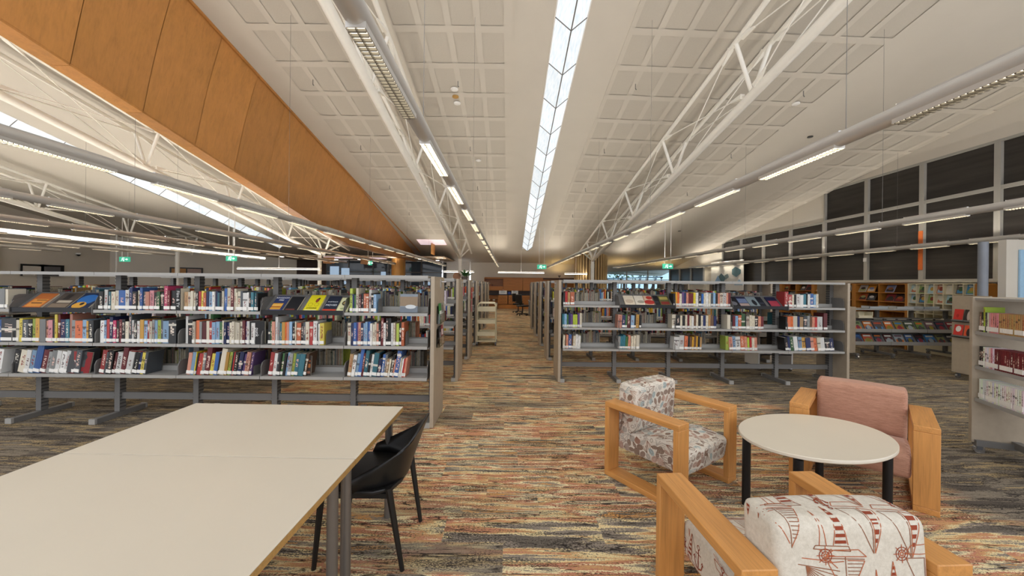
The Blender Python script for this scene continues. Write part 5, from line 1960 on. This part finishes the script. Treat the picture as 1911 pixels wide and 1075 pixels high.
# ---- timber magazine cubbies under the windows
COVC = ['b0582c', '2c2622', '8a2c2c', '3a2c28', 'b8b0a8', 'd8902c', '7a80a0', 'a0a068', '5a5a60', '8a5030', 'd0ccc4', '3a4440', 'c8bca8', '33302e', '9a9088', '40444c']
COVN = ['rust', 'black', 'red', 'dark brown', 'pale grey', 'orange', 'lilac', 'olive', 'grey', 'brown', 'white', 'dark green', 'cream', 'charcoal', 'stone', 'slate']
ci = 0
CD, CH = .36, 1.70
cubn = 0
for k in range(4):
    y0, y1 = 9.48 + k * 1.475, 9.48 + (k + 1) * 1.475
    cubn += 1
    t = thing('magazine_cubby', 'timber magazine cubby unit under the dark windows, %s beyond the cream one' % ORD[cubn], 'shelf unit', (RW - CD - .01, (y0 + y1) / 2, 0), group='timber cubby units under the windows')
    w = 1.475 / 2
    for y in (-w + .03, 0, w - .03):
        tk = .05 if y else .012
        MB().box((0, y - tk / 2 - .005, 0), (CD, y + tk / 2 + .005, CH), CUB).build('upright', t)
    for z in (.35, .65, .95, 1.2, 1.44, CH - .025):
        MB().box((.008, -w + .055, z), (CD - .01, w - .055, z + .02), CUB).build('shelf', t)
    MB().box((CD - .01, -w, 0), (CD, w, CH), m_wood('cubby_back', '8a5c28', 2) if 'cubby_back' not in MATS else MATS['cubby_back']).build('back', t)
    if k < 3:
        for li, z in enumerate((1.222, 1.462)):
            for j, y in enumerate((.55, .3, -.22, -.46)):
                if (k + li + j) % 5 == 4:
                    continue
                c = ci % 16
                ci += 1
                cover('magazine', '%s face-out magazine, %s shelf of the %s timber cubby unit' % (COVN[c], 'top' if li else 'second', ORD[cubn]), 'magazine',
                      (RW - CD - .01 + .06, (y0 + y1) / 2 + y, z), (-.42, 0, -PI / 2), .23, .215, .01, COVC[c], [(.1, .1, .9, .45, COVC[(c * 5 + 3) % 16]), (.2, .35, .8, .7, COVC[(c * 3 + 7) % 16], 1)], [], 'magazines in the timber cubbies')
t = thing('picture_book_cubby', 'cream painted cubby unit of small square compartments at the end of the timber cubbies', 'shelf unit', (RW - CD - .01, 8.8, 0))
w = .67
n = 7
for j in range(n + 1):
    y = -w + j * 2 * w / n
    MB().box((0, y - .009, .5), (CD, y + .009, CH), CREAMP).build('upright', t)
for z in (.5, .95, 1.2, 1.44, CH - .02):
    for j in range(n):
        MB().box((.006, -w + j * 2 * w / n + .009, z), (CD - .01, -w + (j + 1) * 2 * w / n - .009, z + .016), CREAMP).build('shelf', t)
MB().box((CD - .01, -w, .5), (CD, w, CH), CREAMP).build('back', t)
MB().box((0, -w - .2, 0), (CD, -w - .01, CH), CUB).build('end_post', t, bevel=.02)
MB().box((0, -w, 0), (CD, w, .5), CREAMP).build('plinth', t)
PB = ['a8c8d0', '8aa05a', 'a0c0d4', 'c07a5a', 'd8d0c0', '6a5a50', '4a90c0']
PBN = ['pale blue', 'green', 'sky blue', 'terracotta', 'ivory', 'brown', 'bright blue']
for li, z in enumerate((1.457, 1.217)):
    for j in range(n):
        y = w - (j + .5) * 2 * w / n
        c = PB[j] if li == 0 else PB[(j * 3 + 2) % 7]
        cn = PBN[j] if li == 0 else PBN[(j * 3 + 2) % 7]
        cover('picture_book', '%s picture book in the %s row of the cream cubby' % (cn, 'top' if li == 0 else 'second'), 'book', (RW - CD + .04, 8.8 + y, z), (-.22, 0, -PI / 2), .17, .215, .01, c,
              [(.1, .1, .9, .45, PB[(j * 2 + 3 + li) % 7]), (.25, .3, .75, .75, ['d8d8c8', '3a5a3a', 'c8a04a', '8a3a2c'][(j + li) % 4], 1), (.15, .82, .85, .92, 'e0dccc')], [], 'picture books in the cream cubby')

# ---- mobile unit end panel with red leaflets
t = thing('mobile_rack', 'beige ended mobile rack carrying red leaflets beside the comic rack', 'rack', (7.92, 6.60, 0), -PI / 2)
MB().box((0, 0, .1), (.52, .04, 1.46), LAM).build('end_panel', t, bevel=.004)
MB().box((.05, .04, .12), (.09, 1.0, 1.4), GREYD).box((.43, .04, .12), (.47, 1.0, 1.4), GREYD).build('side_frame', t)
for z in (.3, .65, 1.0, 1.38):
    MB().box((.06, .04, z), (.46, 1.0, z + .02), GREY).build('shelf', t)
for x in (.06, .45):
    cart_caster(t, x, .05)
    cart_caster(t, x, .95)
for z in (1.0, .73):
    MB().box((.04, -.06, z), (.5, 0, z + .012), GREYD).box((.04, -.06, z), (.5, -.056, z + .04), GREYD).build('leaflet_ledge', t)
k = 0
for z in (1.013, .743):
    for j in range(3):
        c, cn, art = [('c22a22', 'plain red', [(.3, .3, .6, .6, 'a01e1a', 1)]), ('2a221f', 'black', [(.3, .1, .7, .9, 'b0a094', 1)]), ('9a9088', 'grey and red', [(.1, .3, .9, .7, '5a4a46', 1), (.1, .75, .9, .9, 'b03a30')]),
                      ('c8342c', 'red and white', [(.2, .4, .8, .9, 'e0d8d0', 1)]), ('d0522c', 'orange red', [(.25, .1, .75, .75, '2a1c1a', 1)]), ('b83a38', 'red striped', [(.1, .3, .9, .45, 'd8ccc8'), (.1, .6, .9, .7, '3a3030')])][k]
        p = Matrix.Rotation(-PI / 2, 4, 'Z') @ Vector((.12 + .15 * j, -.05, z))
        cover('leaflet', '%s leaflet in the %s row on the beige mobile rack' % (cn, 'upper' if z > 1 else 'lower'), 'leaflet', (7.92 + p.x, 6.60 + p.y, z), (-.18, 0, -PI / 2), .13, .21, .008, c, art, [], 'leaflets on the beige mobile rack')
        k += 1

# ---- comic rack at the frame edge
ang = math.atan2(-1, -.4)       # runs towards the camera, leaning to the aisle
t = thing('comic_rack', 'beige ended steel rack of comic volumes on casters at the frame edge', 'bookcase', (4.50, 3.56, 0), ang)
# local x runs along the rack, +y local points to its back
RZ = ang
MB().box((-.04, -.02, .1), (0, .56, 1.5), LAM).build('end_panel', t, bevel=.003)
MB().box((0, -.02, .1), (.055, .3, 1.44), LAM).build('panel_return', t) if False else None
for z in (.53, .84, 1.17):
    q = MB().box((0.005, 0, z - .02), (.9, .25, z), GREY).box((.005, -.004, z - .03), (.9, .01, z + .002), GREY).box((.005, .24, z), (.9, .25, z + .06), GREYD)
    q.build('shelf_tray', t)
MB().box((0, -.005, 1.47), (.9, .55, 1.49), GREY).build('canopy_top', t)
for x in (.3, .87):
    MB().box((x - .03, .25, .08), (x + .03, .31, 1.47), GREYD).build('post', t)
MB().box((-.03, .0, .075), (.03, .56, .13), GREYD).box((0, .25, .09), (.9, .31, .15), GREYD).build('base_frame', t)
for x, y in ((0.0, .03), (0.0, .53), (.86, .03), (.86, .53)):
    cart_caster(t, x, y)
ml = Matrix.Translation((4.50, 3.56, 0)) @ Matrix.Rotation(ang, 4, 'Z')
rc = random.Random(11)
for li, (z, pat) in enumerate(((1.172, 'nklcepppppaaaaaaaaaaaaaaaaa'), (.842, 'kkwwwepwRRRRRRRRRRRRRRRRRRRR'), (.532, 'wwwwwwwwwwwwwwwwwwwwwwwwwwww'))):
    x = .03
    for j, c in enumerate(pat[:22]):
        th = .021
        hh = .19 if li else .185
        if c == 'l':
            hh = .235
        p = ml @ Vector((x + th / 2, .012, z))
        o = inst('comic_volume', BM, None, p, (0, 0, ang), (th * .96, .13, hh))
        col = hexc(PAL[c][1])
        o.color = tuple(min(1, v * rc.uniform(.85, 1.1)) for v in col) + (1,)
        tag(o, '%s comic volume, %s from the end panel, %s shelf of comic rack' % (PAL[c][0], ORD[j + 1], LEVN[2 - li]), 'comic', '%s shelf of the comic rack' % LEVN[2 - li])
        if j % 7 != 3:
            inst('spine_label', LBL, o, (0, -.004 / .13, .015 / hh), None, (1, 1, .04 / hh))
        x += th

# ---- end wall unit
t = thing('wall_unit', 'orange timber wall unit with lattice doors along the end wall', 'cabinet', (-1.55, 23.5, 0))
OR_ = m_wood('unit_wood', 'b0702a', 0, .8)
w = 3.75
MB().box((0, .35, 0), (6.2, .45, 2.0), OR_).build('back_panel', t)
for x0, x1 in ((1.22, 2.45), (2.47, w)):
    MB().box((x0, .05, 1.15), (x1, .33, 1.95), OR_).build('upper_panel', t, bevel=.006)
q = MB().box((0, .05, 1.15), (1.2, .33, 1.42), OR_).box((0, .05, 1.9), (1.2, .33, 1.95), OR_).box((0, .05, 1.42), (.03, .33, 1.9), OR_)
q.build('niche', t)
MB().box((.03, .335, 1.42), (1.2, .348, 1.9), m_wood('niche_shade_wood', '8a5426', 0)).box((.9, .335, .28), (3.1, .348, .86), MATS['niche_shade_wood']).build('niche_shade_sheet', t)  # shade in the niche and behind the doors, put into darker wood sheets
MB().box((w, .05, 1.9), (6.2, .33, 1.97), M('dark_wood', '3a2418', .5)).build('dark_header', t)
MB().box((0, .0, .86), (w + 1.2, .34, .92), BLKM).build('counter', t)
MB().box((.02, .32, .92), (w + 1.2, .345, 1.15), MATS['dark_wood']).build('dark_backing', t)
for x0, x1 in ((.9, 1.5), (1.56, 2.3), (2.34, 3.1)):
    d_ = MB().box((x0, .0, .3), (x1, .03, .85), OR_).build('lattice_door', t)
    q = MB()
    nx, nz = int((x1 - x0) / .1), 5
    for a in range(nx):
        for b in range(nz):
            cx_, cz_ = x0 + .07 + a * .09 + (.045 if b % 2 else 0), .38 + b * .085
            if cx_ < x1 - .06:
                q.add([(cx_ - .025, -.002, cz_), (cx_, -.002, cz_ - .03), (cx_ + .025, -.002, cz_), (cx_, -.002, cz_ + .03)], [(0, 1, 2, 3)], M('lattice_dark', '6a3a12', .7))
    q.build('lattice', d_)['kind'] = 'stuff'
for z in (.1, .38, .6):
    MB().box((0, .02, z), (.88, .34, z + .02), OR_).build('shelf', t)
MB().box((0, .02, 0), (.02, .34, .86), OR_).box((.86, .02, 0), (.88, .34, .86), OR_).build('side', t)
MB().box((.9, .1, 0), (3.1, .34, .28), OR_).build('plinth', t)
for k, (x, wd, h, c, lab) in enumerate(((.95, .5, .3, 'dfe3e6', 'white notice standing on the counter of the wall unit, nearest the open shelves'), (1.75, .42, .28, 'd8dadc', 'white notice standing on the counter of the wall unit, nearest the chairs'))):
    cover('notice', lab, 'notice', (-1.55 + x + wd / 2, 23.53, .921), (-.1, 0, 0), wd, h, .01, c, [(.2, .3, .8, .6, 'b8c4cc'), (.2, .7, .6, .85, '8a9aa4')], [])
q = thing('blue_box', 'small blue box on the counter between the two notices', 'box', (-1.55 + 1.6, 23.62, .921))
MB().box((-.09, -.07, 0), (.09, .07, .13), flat('2a48a0')).build('body', q, bevel=.005)
MB().box((-.095, -.075, .13), (.095, .075, .15), flat('23408c')).build('lid', q)
for k in range(5):
    x = .1 + .16 * k
    c = ['8a8a8c', 'b8a898', '6a5a54', 'c8c4c0', '9a7a80'][k]
    cn = ['grey', 'tan', 'brown', 'white', 'mauve'][k]
    cover('paper_stack', '%s papers lying on the open shelves of the wall unit' % cn, 'papers', (-1.55 + x + .05, 23.56, .62 if k % 2 else .402), (-1.5708, 0, 0), .14, .2, .06 + .02 * k % 3, c, [], [], 'papers in the wall unit')
for k, (x, c, lab) in enumerate(((.25, 'd8d0c0', 'small cream ornament in the wall unit niche'), (.5, '6a3a24', 'small brown ornament in the wall unit niche'))):
    tag(MB().lathe([(.03, 0), (.05, .05), (.035, .1), (.02, .13)], flat(c), 12).build('ornament', None, (-1.55 + x, 23.7, 1.422), smooth=True), lab, 'ornament')


# ---- office chairs and desk at the end of the aisle
def office_chair(x, y, rz, lab):
    t = thing('office_chair', lab, 'chair', (x, y, 0), rz, group='black office chairs at the aisle end')
    for k in range(5):
        a = k * 2 * PI / 5
        q = MB().tube((0, 0, .1), (.28 * math.cos(a), .28 * math.sin(a), .07), .022, BLACK, 6)
        l_ = q.build('base_leg', t)
        MB().tube((.28 * math.cos(a) - .02, .28 * math.sin(a), .03), (.28 * math.cos(a) + .02, .28 * math.sin(a), .03), .03, BLACK, 10).build('caster', l_)
    MB().tube((0, 0, .09), (0, 0, .45), .03, BLKM, 10).build('gas_lift', t)
    MB().cbox((0, 0, .48), (.48, .46, .08), BLACK).build('seat', t, bevel=.03)
    MB().prism([(-.2, .62), (-.26, .6), (-.3, 1.05), (-.25, 1.06)], 0, -.22, .22, BLACK).build('backrest', t, bevel=.02)
    MB().tube((0, -.1, .46), (0, -.25, .66), .02, BLKM, 8).build('back_bar', t)


office_chair(.72, 18.6, -PI / 2 + .7, 'black office chair at the aisle end nearest the rack row')
office_chair(.55, 20.3, -PI / 2 - .5, 'black office chair at the aisle end nearest the wall unit')
t = thing('office_desk', 'dark office desk behind the racks at the aisle end', 'desk', (1.05, 18.3, 0))
MB().box((0, 0, .70), (1.4, 1.4, .73), M('desk_top', '9a9a98', .5)).build('desktop', t)
for x in (.02, 1.34):
    MB().box((x, .02, 0), (x + .04, 1.38, .7), GREYD).build('side_panel', t)
t = thing('desk_screen', 'slate blue screen leaning on the office desk at the aisle end', 'screen', (1.12, 18.4, .732))
MB().prism([(0, 0), (.03, 0), (.03, .75), (.0, .85)], 1, 0, .9, flat('3e4856')).build('panel', t)
MB().box((-.05, .2, 0), (.1, .7, .012), GREYD).build('foot', t)
